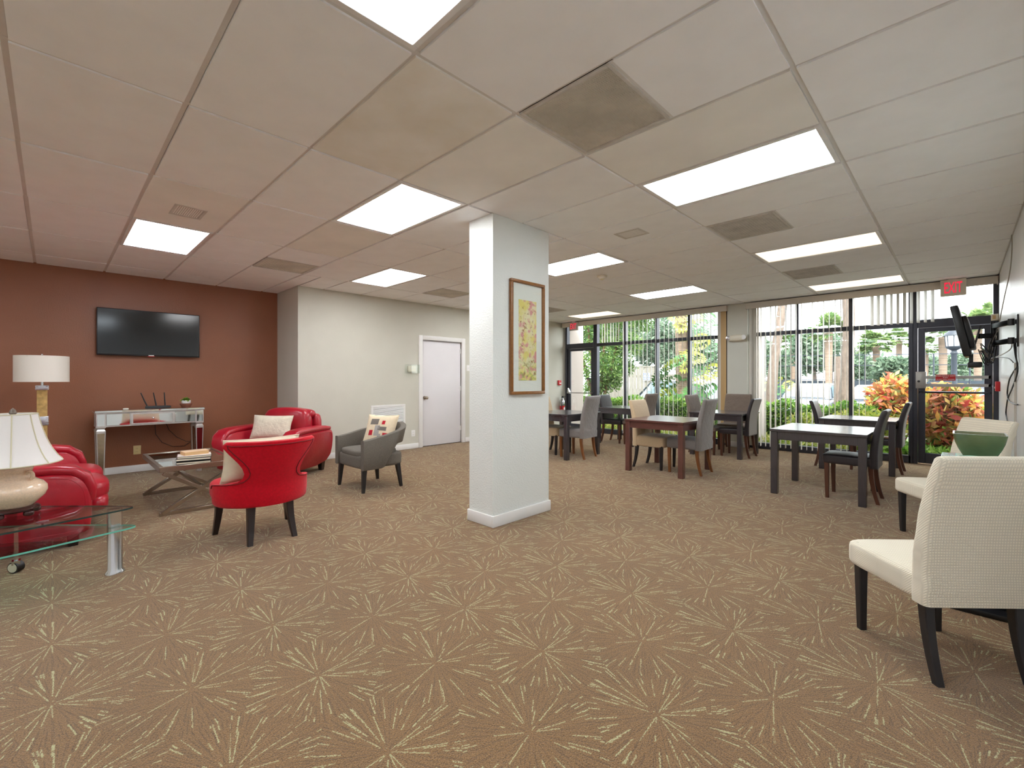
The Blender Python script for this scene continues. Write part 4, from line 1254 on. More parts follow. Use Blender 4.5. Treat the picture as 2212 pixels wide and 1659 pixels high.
# ================================================================== GREY TUB CHAIR
t = thing('tub_chair', 'grey tweed tub chair with open lower back and black legs', 'armchair', (2.69, 5.05, 0), R(90))
def tub():
    # U-shaped path from the front of one arm round the back to the other arm
    mb = MB(); secs = []
    hw, yf, yb = .325, .27, -.31
    path = []
    n = 40
    for k in range(n + 1):
        s_ = -1 + 2 * k / n                       # -1 one arm front, 0 back centre, 1 other arm front
        a = abs(s_)
        if a > .62:
            q = (a - .62) / .38
            x, y_ = hw, yb + .30 + (yf - yb - .30) * q
            nx, ny = 1, 0
        else:
            an = a / .62 * math.pi / 2
            x, y_ = hw * math.sin(an) ** .9, yb + .30 - .30 * math.cos(an)
            nx, ny = math.sin(an), -math.cos(an)
        path.append((x * (1 if s_ > 0 else -1), y_, nx * (1 if s_ > 0 else -1), ny, a))
    for (x, y_, nx, ny, a) in path:
        back = max(0, 1 - a / .75)
        zt = .592 + .150 * (1 - min(1, a / .95)) ** 1.1
        zb_ = .255 if a > .66 else .255 + .265 * min(1, (.66 - a) / .22)
        lean = .10 * back
        th_ = .034
        sec = []
        for (c_, zc_) in rrect(th_, .5, .028, 3):
            zz = zb_ + (zt - zb_) * (zc_ + .5)
            o_ = c_ + lean * max(0, (zz - .42) / .32)
            sec.append((x + nx * o_, y_ + ny * o_, zz))
        secs.append(sec)
    return mb.loft(secs)
tub().build('wrap_back', M['grey_tweed'], t, ang=60)
MB().soft((0, -.01, .335), (.60, .56, .16), 9, 10, lambda x, y, z: (x * (1 - .12 * max(0, -y) ** 3), y, z)).build('seat_base', M['grey_tweed'], t, ang=60)
MB().soft((0, .02, .425), (.565, .50, .085), 5, 10).build('seat_cushion', M['grey_tweed'], t, ang=60)
for (x0, y0, x1, y1) in ((-.285, .225, -.30, .245), (.285, .225, .30, .245), (-.255, -.215, -.28, -.25), (.255, -.215, .28, -.25)):
    taper(t, (x0, y0, .27), (x1, y1, 0), .026, .016, M['black_wood'])
M['c_grey'] = mat('grey_patch', (120, 112, 104), .9); M['c_lgrey'] = mat('light_grey_patch', (170, 164, 158), .9); M['c_red'] = mat('red_patch', (186, 24, 44), .9); M['c_cream'] = mat('natural_cotton', (226, 208, 178), .9, noise=(40, .04))
cushion('cushion', 'cream cushion with grey and red patches on the grey tub chair', (2.78, 5.06, .466), (R(24), R(0), R(118)), .43, .40, .14, M['c_cream'],
        [(.30, .45, .55, .40, M['c_grey']), (-.32, .40, .20, .26, M['c_red']), (-.30, -.02, .56, .26, M['c_grey']), (.02, -.15, .34, .70, M['c_lgrey']), (.42, -.30, .26, .34, M['c_red']), (-.55, -.50, .30, .42, M['c_red']), (-.18, -.55, .20, .36, M['c_lgrey'])])

# ================================================================== RED LEATHER SOFA AND ARMCHAIR
def leather_seat(name, label, cat, loc, rz, W, seats, back_z, flare=.03, depth=.90, split_back=True, arm_w=.19, leg_h=.09):
    t = thing(name, label, cat, loc, R(rz))
    hw, hd_ = W / 2, depth / 2
    m = M['red_leather']
    inner = hw - arm_w
    # base rail
    MB().soft((0, -.02, .20), (2 * inner + .06, depth - .10, .20), 12, 8).build('base', m, t, ang=60)
    for s_ in (-1, 1):
        # arm: side slab with rounded top front, slightly flared, and a padded cap
        secs = []
        prof = []
        for (y_, z) in ((-hd_, leg_h), (-hd_ - .01, .45), (-hd_ + .03, .56), (-hd_ + .10, .585), (hd_ - .20, .575), (hd_ - .10, .55), (hd_ - .04, .47), (hd_ - .02, .38), (hd_ - .03, leg_h + .03), (hd_ - .06, leg_h)):
            prof.append((y_, z))
        # smooth the outline
        sm = []
        npf = len(prof)
        for i in range(npf):
            a, b_ = prof[i], prof[(i + 1) % npf]
            for q in (.0, .33, .67):
                sm.append((a[0] + (b_[0] - a[0]) * q, a[1] + (b_[1] - a[1]) * q))
        for it in range(2):
            sm = [((sm[i - 1][0] + 2 * sm[i][0] + sm[(i + 1) % len(sm)][0]) / 4, (sm[i - 1][1] + 2 * sm[i][1] + sm[(i + 1) % len(sm)][1]) / 4) for i in range(len(sm))]
        cy_, cz_ = 0, .33
        for (x, k) in ((inner, .94), (inner + .012, .985), (inner + .03, 1.0), (hw - .05, 1.0), (hw - .02, .985), (hw, .94)):
            secs.append([(s_ * (x + flare * (z - .1) / .5), cy_ + (y_ - cy_) * k, cz_ + (z - cz_) * k) for y_, z in sm])
        arm = MB().loft(secs).build('arm', m, t, ang=60)
        # pad on top of the arm curling over the front
        pp = []
        for (y_, z) in ((-hd_ + .06, .590), (-hd_ + .2, .604), (0, .604), (hd_ - .24, .598), (hd_ - .13, .578), (hd_ - .055, .520), (hd_ - .030, .44), (hd_ - .03, .34)):
            pp.append((y_, z))
        secs = []
        for i, (y_, z) in enumerate(pp):
            a = pp[max(0, i - 1)]; b_ = pp[min(len(pp) - 1, i + 1)]
            dy, dz = b_[0] - a[0], b_[1] - a[1]; l = math.hypot(dy, dz); ny, nz = -dz / l, dy / l
            k = .75 if i in (0, len(pp) - 1) else 1
            xc = (inner + hw) / 2 + flare * (z - .1) / .5
            secs.append([(s_ * xc + a_ * k, y_ + ny * b2_ * k, z + nz * b2_ * k) for a_, b2_ in rrect(arm_w * .50, .034, .030, 3)])
        MB().loft(secs).build('arm_pad', m, arm, ang=60)
        # welt line on the outer side panel
        q = [(s_ * (hw + .0015 + flare * (z - .1) / .5 - .004), y_ * .90, .33 + (z - .33) * .86) for y_, z in sm]
        MB().tube(q + q[:1], .004, 6, cap=False).build('welt', m, arm)
        for y_ in (-hd_ + .09, hd_ - .13):
            ss = [[(s_ * (hw - .10) + a, y_ + b_, z) for a, b_ in rrect(w_, w_, .005, 1)] for w_, z in ((.040, leg_h + .05), (.028, 0))]
            MB().loft(ss).build('leg', M['espresso'], t)
    sw = 2 * inner / seats
    for i in range(seats):
        xc = -inner + sw * (i + .5)
        def sf(x, y, z): return (x, y * (1 + .03 * (1 - x * x)), z * (1 + .16 * (1 - x * x) * (1 - y * y)) if z > 0 else z)
        MB().soft((xc, .125, .365), (sw - .006, depth - .07, .185), 4.2, 12, sf).build('seat_cushion', m, t, ang=70)
        MB().soft((xc, .125 + (depth - .07) / 2 - .075, .262), (sw - .02, .16, .15), 3.2, 8).build('front_roll', m, t, ang=70)
        # back: tall cushion with a rolled head
        def bf(x, y, z): return (x, y * (1 + .20 * (1 - x * x)) + .10 * z * -1, z)
        MB().soft((xc, -hd_ + .20, (.40 + back_z) / 2), (sw - .004, .22, back_z - .36), 3.6, 12, bf).build('back_cushion', m, t, ang=70)
        MB().soft((xc, -hd_ + .125, back_z - .075), (sw + .02, .19, .165), 3.0, 10).build('head_roll', m, t, ang=70)
    MB().soft((0, -hd_ + .06, (.12 + back_z - .06) / 2), (2 * inner + .10, .12, back_z - .18), 8, 8).build('back_frame', m, t, ang=60)
    return t
leather_seat('sofa', 'red leather sofa with padded rounded arms facing the coffee table', 'sofa', (-.205, 5.585, 0), -90, 1.68, 2, .72, flare=.0)
AF = 212 - 90
ac = leather_seat('leather_armchair', 'wide red leather armchair with a rolled back against the pale wall', 'armchair', (2.13, 6.62, 0), AF, 1.10, 1, .86, flare=.06)
M['embroid'] = mat('ivory_embroidered_cushion', (226, 214, 192), .85, bump=(22, .8, .012), noise=(14, .05))
fdir = (math.cos(R(212)), math.sin(R(212)))
cushion('cushion', 'ivory embroidered lumbar cushion on the red leather armchair', (2.13 + fdir[0] * .07 - .01, 6.62 + fdir[1] * .07 + .05, .474), (R(16), 0, R(AF + 2)), .60, .32, .12, M['embroid'], piping=M['embroid'])

# ================================================================== LAMPS
lx, ly = at_f(91, 5.10)
t = thing('floor_lamp', 'floor lamp with cream drum shade and gold column with riveted bands', 'floor lamp', (lx, ly, 0))
MB().box(-.16, -.16, 0, .16, .16, .03).build('base', M['stud_metal'], t, bevel=.006)
MB().box(-.042, -.042, .03, .042, .042, 1.19).build('column', M['gold_column'], t, bevel=.003)
for z0, z1, hw in ((.03, .14, .052), (.76, .86, .050), (1.155, 1.205, .052)):
    bd = MB().box(-hw, -hw, z0, hw, hw, z1).build('metal_band', M['stud_metal'], t, bevel=.002)
    stud = MB()
    nz = max(2, int((z1 - z0) / .02))
    for i in range(nz):
        zz = z0 + (i + .5) * (z1 - z0) / nz
        for q in (-.8, -.62, .62, .8):
            for (nx, ny) in ((1, 0), (-1, 0), (0, 1), (0, -1)):
                stud.soft((nx * hw + ny * q * hw, ny * hw + nx * q * hw, zz), (.009, .009, .009), 2, 2)
    stud.build('rivets', M['chrome'], bd)['kind'] = 'stuff'
MB().tube([(0, 0, 1.20), (0, 0, 1.30)], .014, 10).tube([(0, 0, 1.30), (0, 0, 1.38)], .022, 12).build('socket', M['chrome'], t)
rs_ = .222; z0, z1 = 1.245, 1.535
MB().lathe([(rs_ - .004, z0), (rs_, z0), (rs_, z1), (rs_ - .004, z1), (rs_ - .004, z0)], 48, cap=False).build('drum_shade', M['shade'], t, ang=60)
sp = MB()
for a in (0, 120, 240): sp.bar((0, 0, z1 - .01), (rs_ * math.cos(R(a)), rs_ * math.sin(R(a)), z1 - .01), .004, .004)
sp.tube([(0, 0, z1 - .08), (0, 0, z1 + .012)], .006, 8).soft((0, 0, z1 + .016), (.02, .02, .016), 2.2, 4).build('spider', M['chrome'], t)
MB().lathe([(0, 1.36), (.022, 1.37), (.034, 1.41), (.028, 1.45), (0, 1.47)], 14).build('bulb', M['white_plastic'], t)

gz = .430
lx, ly = -.168, 4.14
t = thing('table_lamp', 'cream ceramic table lamp with white bell shade on the glass side table', 'table lamp', (lx, ly, gz + .006))
def oct_ring(r, z, n=64):
    out = []
    for k in range(n):
        a = 2 * math.pi * k / n
        e = 1 - .030 * abs(math.sin(4 * a)) ** .8
        out.append((r * e * math.cos(a), r * e * math.sin(a), z))
    return out
# stand with little feet
MB().lathe([(0, .028), (.10, .028), (.118, .034), (.122, .042), (.112, .052), (.095, .056), (0, .056)], 30).build('wooden_stand', M['rosewood'], t)
st_ = t.children[-1]
for k in range(5):
    a = k * 2 * math.pi / 5 + .4
    MB().soft((.105 * math.cos(a), .105 * math.sin(a), .017), (.05, .05, .034), 2.6, 5).build('stand_foot', M['rosewood'], st_)
prof = [(.0, .056), (.088, .056), (.092, .062), (.115, .085), (.142, .115), (.153, .145), (.150, .172), (.132, .196), (.108, .212), (.092, .225), (.085, .245), (.084, .268), (.090, .285), (.086, .292), (.05, .295), (0, .295)]
vase = MB().lathe(prof, 40).build('vase', M['ceramic'], t, ang=70)
for s_ in (0, 180):
    a = R(s_ - 45)
    pts = []
    for q in range(9):
        b_ = R(-70 + q * 30)
        rr_ = .102 + .020 * math.cos(b_); pts.append((rr_ * math.cos(a), rr_ * math.sin(a), .245 + .024 * math.sin(b_)))
    MB().tube(pts, [.009, .011, .011, .010, .009, .009, .008, .007, .006], 8).build('scroll_handle', M['ceramic'], vase)
MB().tube([(0, 0, .295), (0, 0, .62)], .007, 8).tube([(0, 0, .295), (0, 0, .33)], .018, 12).tube([(0, 0, .36), (0, 0, .42)], .017, 12).build('harp_rod', M['chrome'], t)
MB().lathe([(0, .42), (.02, .43), (.032, .47), (.026, .51), (0, .53)], 14).build('bulb', M['white_plastic'], t)
bell = [(.218, .318), (.214, .328), (.196, .350), (.176, .385), (.158, .425), (.142, .470), (.128, .520), (.116, .570), (.106, .622)]
secs = [oct_ring(r, z) for r, z in bell] + [oct_ring(r - .003, z) for r, z in reversed(bell)]
sh = MB().loft(secs + [secs[0]], cap=False).build('bell_shade', M['shade_bell'], t, ang=60)
for k in range(8):
    a = k * math.pi / 4 + .0
    MB().tube([((r + .001) * math.cos(a), (r + .001) * math.sin(a), z) for r, z in bell], .0035, 6).build('seam_trim', M['gold_trim'], sh)
for r, z in ((.107, .622), (.219, .318)):
    MB().tube([(p[0], p[1], p[2]) for p in oct_ring(r, z, 48)] + [oct_ring(r, z, 48)[0]], .0035, 6, cap=False).build('edge_trim', M['gold_trim'], sh)
MB().bar((-.105, 0, .612), (.105, 0, .612), .004, .004).bar((0, -.105, .612), (0, .105, .612), .004, .004).build('spider', M['chrome'], t)
MB().lathe([(.0, .615), (.012, .617), (.018, .628), (.012, .648), (.0, .660)], 10).build('finial', M['finial'], t)

# ================================================================== GLASS SIDE TABLE (left)
def spline(pts, n=6):
    out = []
    m = len(pts)
    for i in range(m):
        p0, p1, p2, p3 = [Vector(pts[(i + k) % m]).to_2d() for k in (-1, 0, 1, 2)]
        for q in range(n):
            u = q / n
            v = .5 * ((2 * p1) + (-p0 + p2) * u + (2 * p0 - 5 * p1 + 4 * p2 - p3) * u * u + (-p0 + 3 * p1 - 3 * p2 + p3) * u ** 3)
            out.append((v.x, v.y))
    return out
outline = [(.372, 3.868), (.19, 3.80), (.02, 3.755), (-.20, 3.70), (-.50, 3.69), (-.80, 3.76), (-1.05, 3.90), (-1.17, 4.09), (-1.05, 4.30), (-.70, 4.52), (-.42, 4.55), (-.19, 4.44), (.0, 4.28), (.15, 4.13), (.275, 4.005)]
low_outline = [(x + .012, y_ - .01) for x, y_ in outline]
t = thing('glass_side_table', 'two-tier curved clear glass side table with chrome legs and caster', 'side table', (0, 0, 0))
o1 = spline(outline)
def inset(poly, d_):
    cx_ = sum(p[0] for p in poly) / len(poly); cy_ = sum(p[1] for p in poly) / len(poly)
    return [(cx_ + (p[0] - cx_) * (1 + d_), cy_ + (p[1] - cy_) * (1 + d_)) for p in poly]
def ring(poly, z0, z1, d_):
    """thin green edge band round a glass sheet"""
    a, b_ = poly, inset(poly, d_)
    n = len(a); vv = []; ff = []
    for p in a: vv += [(p[0], p[1], z0), (p[0], p[1], z1)]
    for p in b_: vv += [(p[0], p[1], z0), (p[0], p[1], z1)]
    for i in range(n):
        k = (i + 1) % n
        ff += [(2 * i, 2 * k, 2 * k + 1, 2 * i + 1), (2 * n + 2 * i, 2 * n + 2 * i + 1, 2 * n + 2 * k + 1, 2 * n + 2 * k), (2 * i + 1, 2 * k + 1, 2 * n + 2 * k + 1, 2 * n + 2 * i + 1), (2 * i, 2 * n + 2 * i, 2 * n + 2 * k, 2 * k)]
    return MB().add(vv, ff)
tp = MB().prism(o1, gz - .006, gz + .006).build('top_glass', M['tblglass'], t, ang=30)
ring(o1, gz - .005, gz + .005, .004).build('glass_rim', mat('dark_glass_edge', (40, 60, 58), .15), tp)
o2 = spline(low_outline); lz = .305
lg_ = MB().prism(o2, lz - .006, lz + .006).build('lower_glass', M['tblglass'], t, ang=30)
ring(o2, lz - .005, lz + .005, .004).build('glass_rim', M['glassedge'], lg_)
l0 = None
for (x, y_) in ((.292, 3.955), (-1.05, 4.08)):
    secs = [[(a, b_, z) for a, b_ in rrect(.040 * k, .028 * k, .027 * k, 5)] for k, z in ((1.35, 0), (1.30, .012), (1.0, .03), (1.0, gz - .008))]
    if l0 is None: l0 = MB().loft(secs).build('leg', M['chrome'], t); l0.location = (x, y_, 0); l0.rotation_euler = (0, 0, R(15))
    else: share(l0, 'leg', (x, y_, 0), t, (0, 0, R(15)))
cas = MB().tube([(-.165, 4.43, lz - .006), (-.165, 4.43, .075)], .011, 10).box(-.185, 4.405, .055, -.145, 4.455, .080).build('caster', M['chrome'], t)
wd_ = (ct, st)
MB().tube([(-.165 - .018 * wd_[0] * 0 - .016, 4.43 - .016, .036), (-.165 + .016, 4.43 + .016, .036)], .035, 20).build('caster_wheel', M['black'], cas)
MB().tube([(-.165 - .018, 4.43 - .018, .036), (-.165 - .0165, 4.43 - .0165, .036)], .029, 20).build('caster_cap', M['beige_plastic'], cas)

# ================================================================== SWIVEL TELEVISION, ARM AND CABLES (right wall)
t = thing('tv_wall_arm', 'black double swing arm bolted to the textured wall', 'wall bracket', (6.15, YR, 1.57))
MB().box(-.045, 0, 0, .045, .012, .29).build('wall_plate', M['black'], t, bevel=.003)
for z in (.055, .225):
    MB().tube([(.0, .045, z - .03), (.0, .045, z + .03)], .022, 12).box(-.014, .01, z - .02, .014, .05, z + .02).build('pivot', M['black'], t)
    MB().bar((0, .045, z), (.34, .145, z), .03, .045).build('arm_link', M['black'], t, bevel=.003)
MB().tube([(.34, .145, .02), (.34, .145, .27)], .018, 12).build('elbow_post', M['black'], t)
MB().bar((.34, .145, .13), (.30, .245, .13), .035, .05).build('arm_link', M['black'], t, bevel=.003)
MB().cbox((.30, .255, .13), (.2, .015, .2), (R(12), 0, 0)).build('tv_plate', M['black'], t)
tv = thing('small_television', 'small black television tilted down on the wall swing arm', 'television', (6.47, -.055, 1.50))
tv.rotation_euler = (R(-11), 0, R(-2))
tv['label'] = 'small black television tilted down on the wall swing arm'
MB().box(-.30, -.028, 0, .30, .030, .50).build('housing', M['black'], tv, bevel=.008)
MB().box(-.285, .030, .03, .285, .0315, .485).build('screen', M['screen'], tv, ang=0)
MB().soft((0, -.042, .23), (.50, .06, .34), 6, 8).build('back_housing', M['black'], tv)
t = thing('set_top_box', 'slim black box hanging under the small television', 'media box', (6.36, -.095, 1.385))
MB().soft((0, 0, .03), (.24, .105, .055), 6, 8).build('body', M['black'], t)
MB().box(-.03, .01, .05, .03, .04, .135).build('hanger', M['black'], t)
# cables: individual leads
rc = random.Random(9)
def cable(label, pts, m, r=.0035):
    sm = [Vector(p) for p in pts]
    out = []
    for i in range(len(sm) - 1):
        p0, p1, p2, p3 = sm[max(0, i - 1)], sm[i], sm[i + 1], sm[min(len(sm) - 1, i + 2)]
        for q in range(6):
            u = q / 6
            out.append(.5 * ((2 * p1) + (-p0 + p2) * u + (2 * p0 - 5 * p1 + 4 * p2 - p3) * u * u + (-p0 + 3 * p1 - 3 * p2 + p3) * u ** 3))
    out.append(sm[-1])
    return tag(MB().tube(out, r, 6).build('cable', m), label, 'cable', 'cables of the wall-mounted television')
for i in range(9):
    a = Vector((6.40 + rc.uniform(-.08, .08), -.13 + rc.uniform(-.02, .01), 1.56 + rc.uniform(-.02, .10)))
    b_ = Vector((6.48 + rc.uniform(-.03, .03), -.225 + rc.uniform(-.03, .02), 1.78 + rc.uniform(-.10, .06)))
    c_ = a + Vector((rc.uniform(-.02, .04), -.05 + rc.uniform(-.03, .02), -.08 - rc.uniform(0, .09)))
    d_ = (a + b_) / 2 + Vector((rc.uniform(-.03, .03), rc.uniform(-.05, .01), -.06 + rc.uniform(-.05, .03)))
    cable(('grey' if i % 2 else 'black') + ' lead in the tangle hanging behind the small television', [a, c_, d_, b_], M['cable_grey'] if i % 2 else M['cable_black'], .004)
yw = YR + .012
def wl(px, py): return on_y(px, py, yw)
def wl2(px, py, o_): return on_y(px, py, yw + o_)
cable('thin lead running from the ceiling down to the television arm', [on_y(2185, 498, yw), on_y(2186, 540, yw), on_y(2181, 590, yw), on_y(2170, 640, yw + .02), on_y(2160, 690, yw + .06), on_y(2150, 745, yw + .10)], M['cable_grey'], .0045)
cable('grey lead looping from the small television across to the wall plate', [on_y(2140, 775, yw + .10), on_y(2160, 768, yw + .04), on_y(2182, 755, yw + .02), on_y(2186, 742, yw)], M['cable_grey'], .005)
cable('black lead arching from the small television to the wall conduit', [on_y(2135, 775, yw + .12), on_y(2158, 772, yw + .05), on_y(2178, 774, yw + .02), on_y(2189, 783, yw)], M['cable_black'], .005)
cable('black power lead in a long loop on the textured wall', [wl(2194, 740), wl(2195, 772), wl(2198, 790), wl(2190, 802), wl(2180, 822), wl(2176, 850), wl(2180, 866), wl(2192, 873), wl(2198, 874)], M['cable_black'], .006)
cable('black power lead crossing and dropping behind the cream chair', [wl(2190, 742), wl(2193, 765), wl(2198, 792), wl(2196, 812), wl(2186, 840), wl(2177, 862), wl(2173, 890), wl(2175, 905), wl(2179, 918)], M['cable_black'], .006)
x_ = wl(2192, 830)[0]
tag(MB().box(x_ - .012, YR, .10, x_ + .012, YR + .016, 1.43).build('cable_conduit', M['valance'], bevel=.003), 'beige cable conduit running up the textured wall', 'conduit')
t = thing('wall_sensor', 'small beige sensor box at the top corner of the exit door', 'sensor', (XW - .05, YR + .03, 2.085))
MB().box(-.03, -.028, 0, .028, .045, .09).build('body', M['beige_plastic'], t, bevel=.006)
MB().box(-.035, .0, .02, -.03, .03, .07).build('lens', M['slat_tan'], t)

# ================================================================== OUTSIDE
M['grass'] = mat('grass_ground', (76, 92, 46), .95, noise=(7, .3), bump=(40, .6, .03))
M['asphalt'] = mat('pale_asphalt', (88, 87, 86), .95, noise=(3, .1))
M['bark'] = mat('grey_brown_bark', (115, 100, 90), .95, noise=(14, .25), bump=(30, .8, .02), stretch=(1, 1, .4))
M['palm_bark'] = mat('palm_bark', (135, 115, 99), .95, noise=(18, .3), bump=(22, .9, .03), stretch=(0, 0, 1))
M['twig'] = mat('brown_twigs', (110, 82, 64), .9)
M['hedge'] = leafmat('clipped_hedge_leaves', [(42, 75, 27), (75, 118, 37), (115, 151, 55), (139, 166, 72)])
M['hedge_y'] = leafmat('yellow_green_shrub_leaves', [(75, 110, 34), (132, 150, 46), (169, 169, 75), (183, 175, 102)])
M['bamboo'] = leafmat('narrow_green_leaves', [(39, 72, 31), (72, 110, 45), (110, 140, 66), (139, 159, 94)])
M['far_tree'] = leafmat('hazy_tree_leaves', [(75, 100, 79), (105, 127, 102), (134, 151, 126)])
M['croton'] = leafmat('croton_leaves', [(72, 118, 48), (189, 62, 62), (227, 185, 81), (218, 118, 101), (118, 156, 62), (235, 207, 118), (207, 90, 85), (90, 137, 62)])
M['ground_cover'] = leafmat('bright_ground_cover_leaves', [(70, 118, 31), (118, 158, 55), (154, 178, 86)])
M['philo'] = leafmat('split_leaf_green', [(46, 94, 34), (86, 134, 39), (158, 169, 62)], .5, .35)
M['philo_y'] = mat('yellow_green_split_leaf', (160, 166, 66), .4)
M['philo_g'] = mat('deep_green_split_leaf', (57, 105, 48), .35)
M['palm'] = leafmat('palm_frond', [(79, 110, 66), (110, 135, 81), (140, 154, 100)])
M['palm_dead'] = leafmat('brown_palm_boot', [(134, 94, 70), (154, 118, 91)])
M['cream_board'] = mat('cream_fence_board', (122, 116, 106), .8, noise=(4, .05))
M['blue_sign'] = mat('blue_sign_print', (70, 92, 176), .5)
M['dark_metal'] = mat('black_fence_metal', (44, 50, 60), .5)
M['screen_cloth'] = mat('dark_windscreen_cloth', (46, 55, 64), .9)
M['car_white'] = mat('white_car_paint', (122, 126, 134), .2, coat=.6)
M['car_dark'] = mat('dark_car_paint', (58, 66, 84), .2, coat=.6)
M['car_black'] = mat('blue_black_car_paint', (46, 52, 72), .18, coat=.6)
M['car_glass'] = mat('car_glass', (120, 140, 150), .06, spec=.8)
M['tyre'] = mat('tyre_rubber', (30, 30, 32), .8)
M['tail'] = mat('red_tail_lamp', (214, 40, 52), .2)

tag(MB().box(XW + .25, -14, -.5, 13.4, 18, -.04).build('ground_lawn', M['grass'], ang=0), 'planted lawn strip outside the windows', kind='structure')
tag(MB().box(13.4, -40, -.6, 75, 60, -.35).build('ground_parking', M['asphalt'], ang=0), 'pale parking lot beyond the hedge', kind='structure')

def leaves(n, sampler, l, w_, seed, up=.3, droop=0.0):
    g = np.random.default_rng(seed)
    c = sampler(g, n)
    d_ = g.normal(size=(n, 3)); d_[:, 2] = d_[:, 2] * .7 + up - droop; d_ /= np.linalg.norm(d_, axis=1)[:, None]
    e = g.normal(size=(n, 3)); s_ = np.cross(d_, e); s_ /= np.linalg.norm(s_, axis=1)[:, None]
    L = (l * g.uniform(.7, 1.25, n))[:, None]; W = (w_ * g.uniform(.7, 1.2, n))[:, None]
    return np.stack([c, c + d_ * L * .5 + s_ * W / 2, c + d_ * L, c + d_ * L * .5 - s_ * W / 2], 1)
def boxs(x0, y0, z0, x1, y1, z1, wob=.06):
    def f(g, n):
        p = g.uniform((x0, y0, z0), (x1, y1, z1), (n, 3))
        # push most of the leaves to the skin of the hedge
        k = g.random(n) < .75
        face = g.integers(0, 4, n)
        p[k & (face == 0), 0] = x0 + np.abs(g.normal(0, wob, (k & (face == 0)).sum()))
        p[k & (face >= 1) & (face <= 2), 2] = z1 - np.abs(g.normal(0, wob, (k & (face >= 1) & (face <= 2)).sum()))
        p[:, 2] += .05 * np.sin(p[:, 1] * 5.1) + .04 * np.sin(p[:, 1] * 11.7 + 1)
        return p
    return f
def ell(c, r, hollow=.55):
    c = np.array(c); r = np.array(r)
    def f(g, n):
        v = g.normal(size=(n, 3)); v /= np.linalg.norm(v, axis=1)[:, None]
        q = hollow + (1 - hollow) * g.random(n) ** .6
        lump = 1 + .16 * np.sin(v[:, 0] * 7 + v[:, 1] * 5) * np.cos(v[:, 2] * 6)
        return c + v * r * (q * lump)[:, None]
    return f
def clumps(cs):
    fs = [ell(c, r, .2) for c, r in cs]
    def f(g, n):
        k = n // len(fs)
        return np.concatenate([q(g, k) for q in fs] + ([fs[0](g, n - k * len(fs))] if n - k * len(fs) else []))
    return f
def local(arr, loc): return arr - np.array(loc, dtype=float)
def shrub(name, label, cat, base, arr, m, stems=5, h=.8, spread=.3, seed=1, group=None):
    t = thing(name, label, cat, base, group=group)
    quads('foliage', local(arr, base), m, t)
    rs = random.Random(seed); mb = MB()
    for i in range(stems):
        a = rs.uniform(0, 6.28); s_ = rs.uniform(.3, 1) * spread
        mb.tube([(math.cos(a) * .04, math.sin(a) * .04, 0), (math.cos(a) * s_ * .5, math.sin(a) * s_ * .5, h * .45), (math.cos(a) * s_, math.sin(a) * s_, h)], [.014, .010, .005], 6)
    mb.build('stems', M['twig'], t)
    return t
# hedges
GV = -.04
t = thing('hedge', 'clipped green hedge running behind the windows', 'hedge', (11.3, 4.4, GV))
quads('foliage', local(leaves(26000, boxs(10.95, .95, .0, 11.65, 8.2, .74), .075, .038, 11), (11.3, 4.4, GV)), M['hedge'], t)
MB().box(-.22, -3.35, 0, .22, 3.7, .62).build('shadow_core', mat('hedge_shadow_core', (58, 74, 40), .95, noise=(12, .4)), t, ang=0)  # solid dark box stands in for shade between the leaves
shrub('shrub', 'low yellow-green shrub in front of the hedge near the near window', 'shrub', (10.35, 1.25, GV), leaves(2600, ell((10.35, 1.25, .36), (.42, .55, .36)), .10, .04, 21), M['hedge_y'], h=.5, seed=2)
shrub('shrub', 'low yellow-green shrub outside the exit door, at its far jamb', 'shrub', (10.75, -.42, GV), leaves(2600, ell((10.75, -.42, .40), (.45, .48, .42)), .09, .04, 22), M['hedge_y'], h=.5, seed=3)
shrub('shrub', 'yellow-green shrub in front of the hedge between the two leaning trunks', 'shrub', (10.5, 2.15, GV), leaves(1400, ell((10.5, 2.15, .30), (.35, .40, .32)), .09, .04, 23), M['hedge_y'], h=.45, seed=4)
shrub('croton_bush', 'red and yellow croton bush behind the near window', 'shrub', (11.4, .85, GV), leaves(2400, ell((11.4, .85, .86), (.50, .46, .46), .25), .17, .07, 31), M['croton'], 9, .95, .4, 5)
shrub('croton_bush', 'tall red and yellow croton bush outside the exit door', 'shrub', (10.25, .12, GV), leaves(2800, ell((10.25, .12, .64), (.42, .46, .54), .2), .17, .07, 32), M['croton'], 12, 1.05, .45, 6)
t = thing('ground_cover', 'bright green low ground cover outside the exit door', 'plant', (9.95, .1, GV))
quads('foliage', local(leaves(5200, lambda g, n: g.uniform((9.62, -.60, -.02), (10.35, .95, .16), (n, 3)), .11, .05, 41, .5), (9.95, .1, GV)), M['ground_cover'], t)
t = thing('ground_cover', 'low grassy ground cover along the near and far windows', 'plant', (10.1, 4.2, GV))
quads('foliage', local(leaves(7000, lambda g, n: g.uniform((9.7, 1.1, -.04), (10.9, 7.4, .10), (n, 3)), .10, .03, 42, .6), (10.1, 4.2, GV)), M['hedge_y'], t)

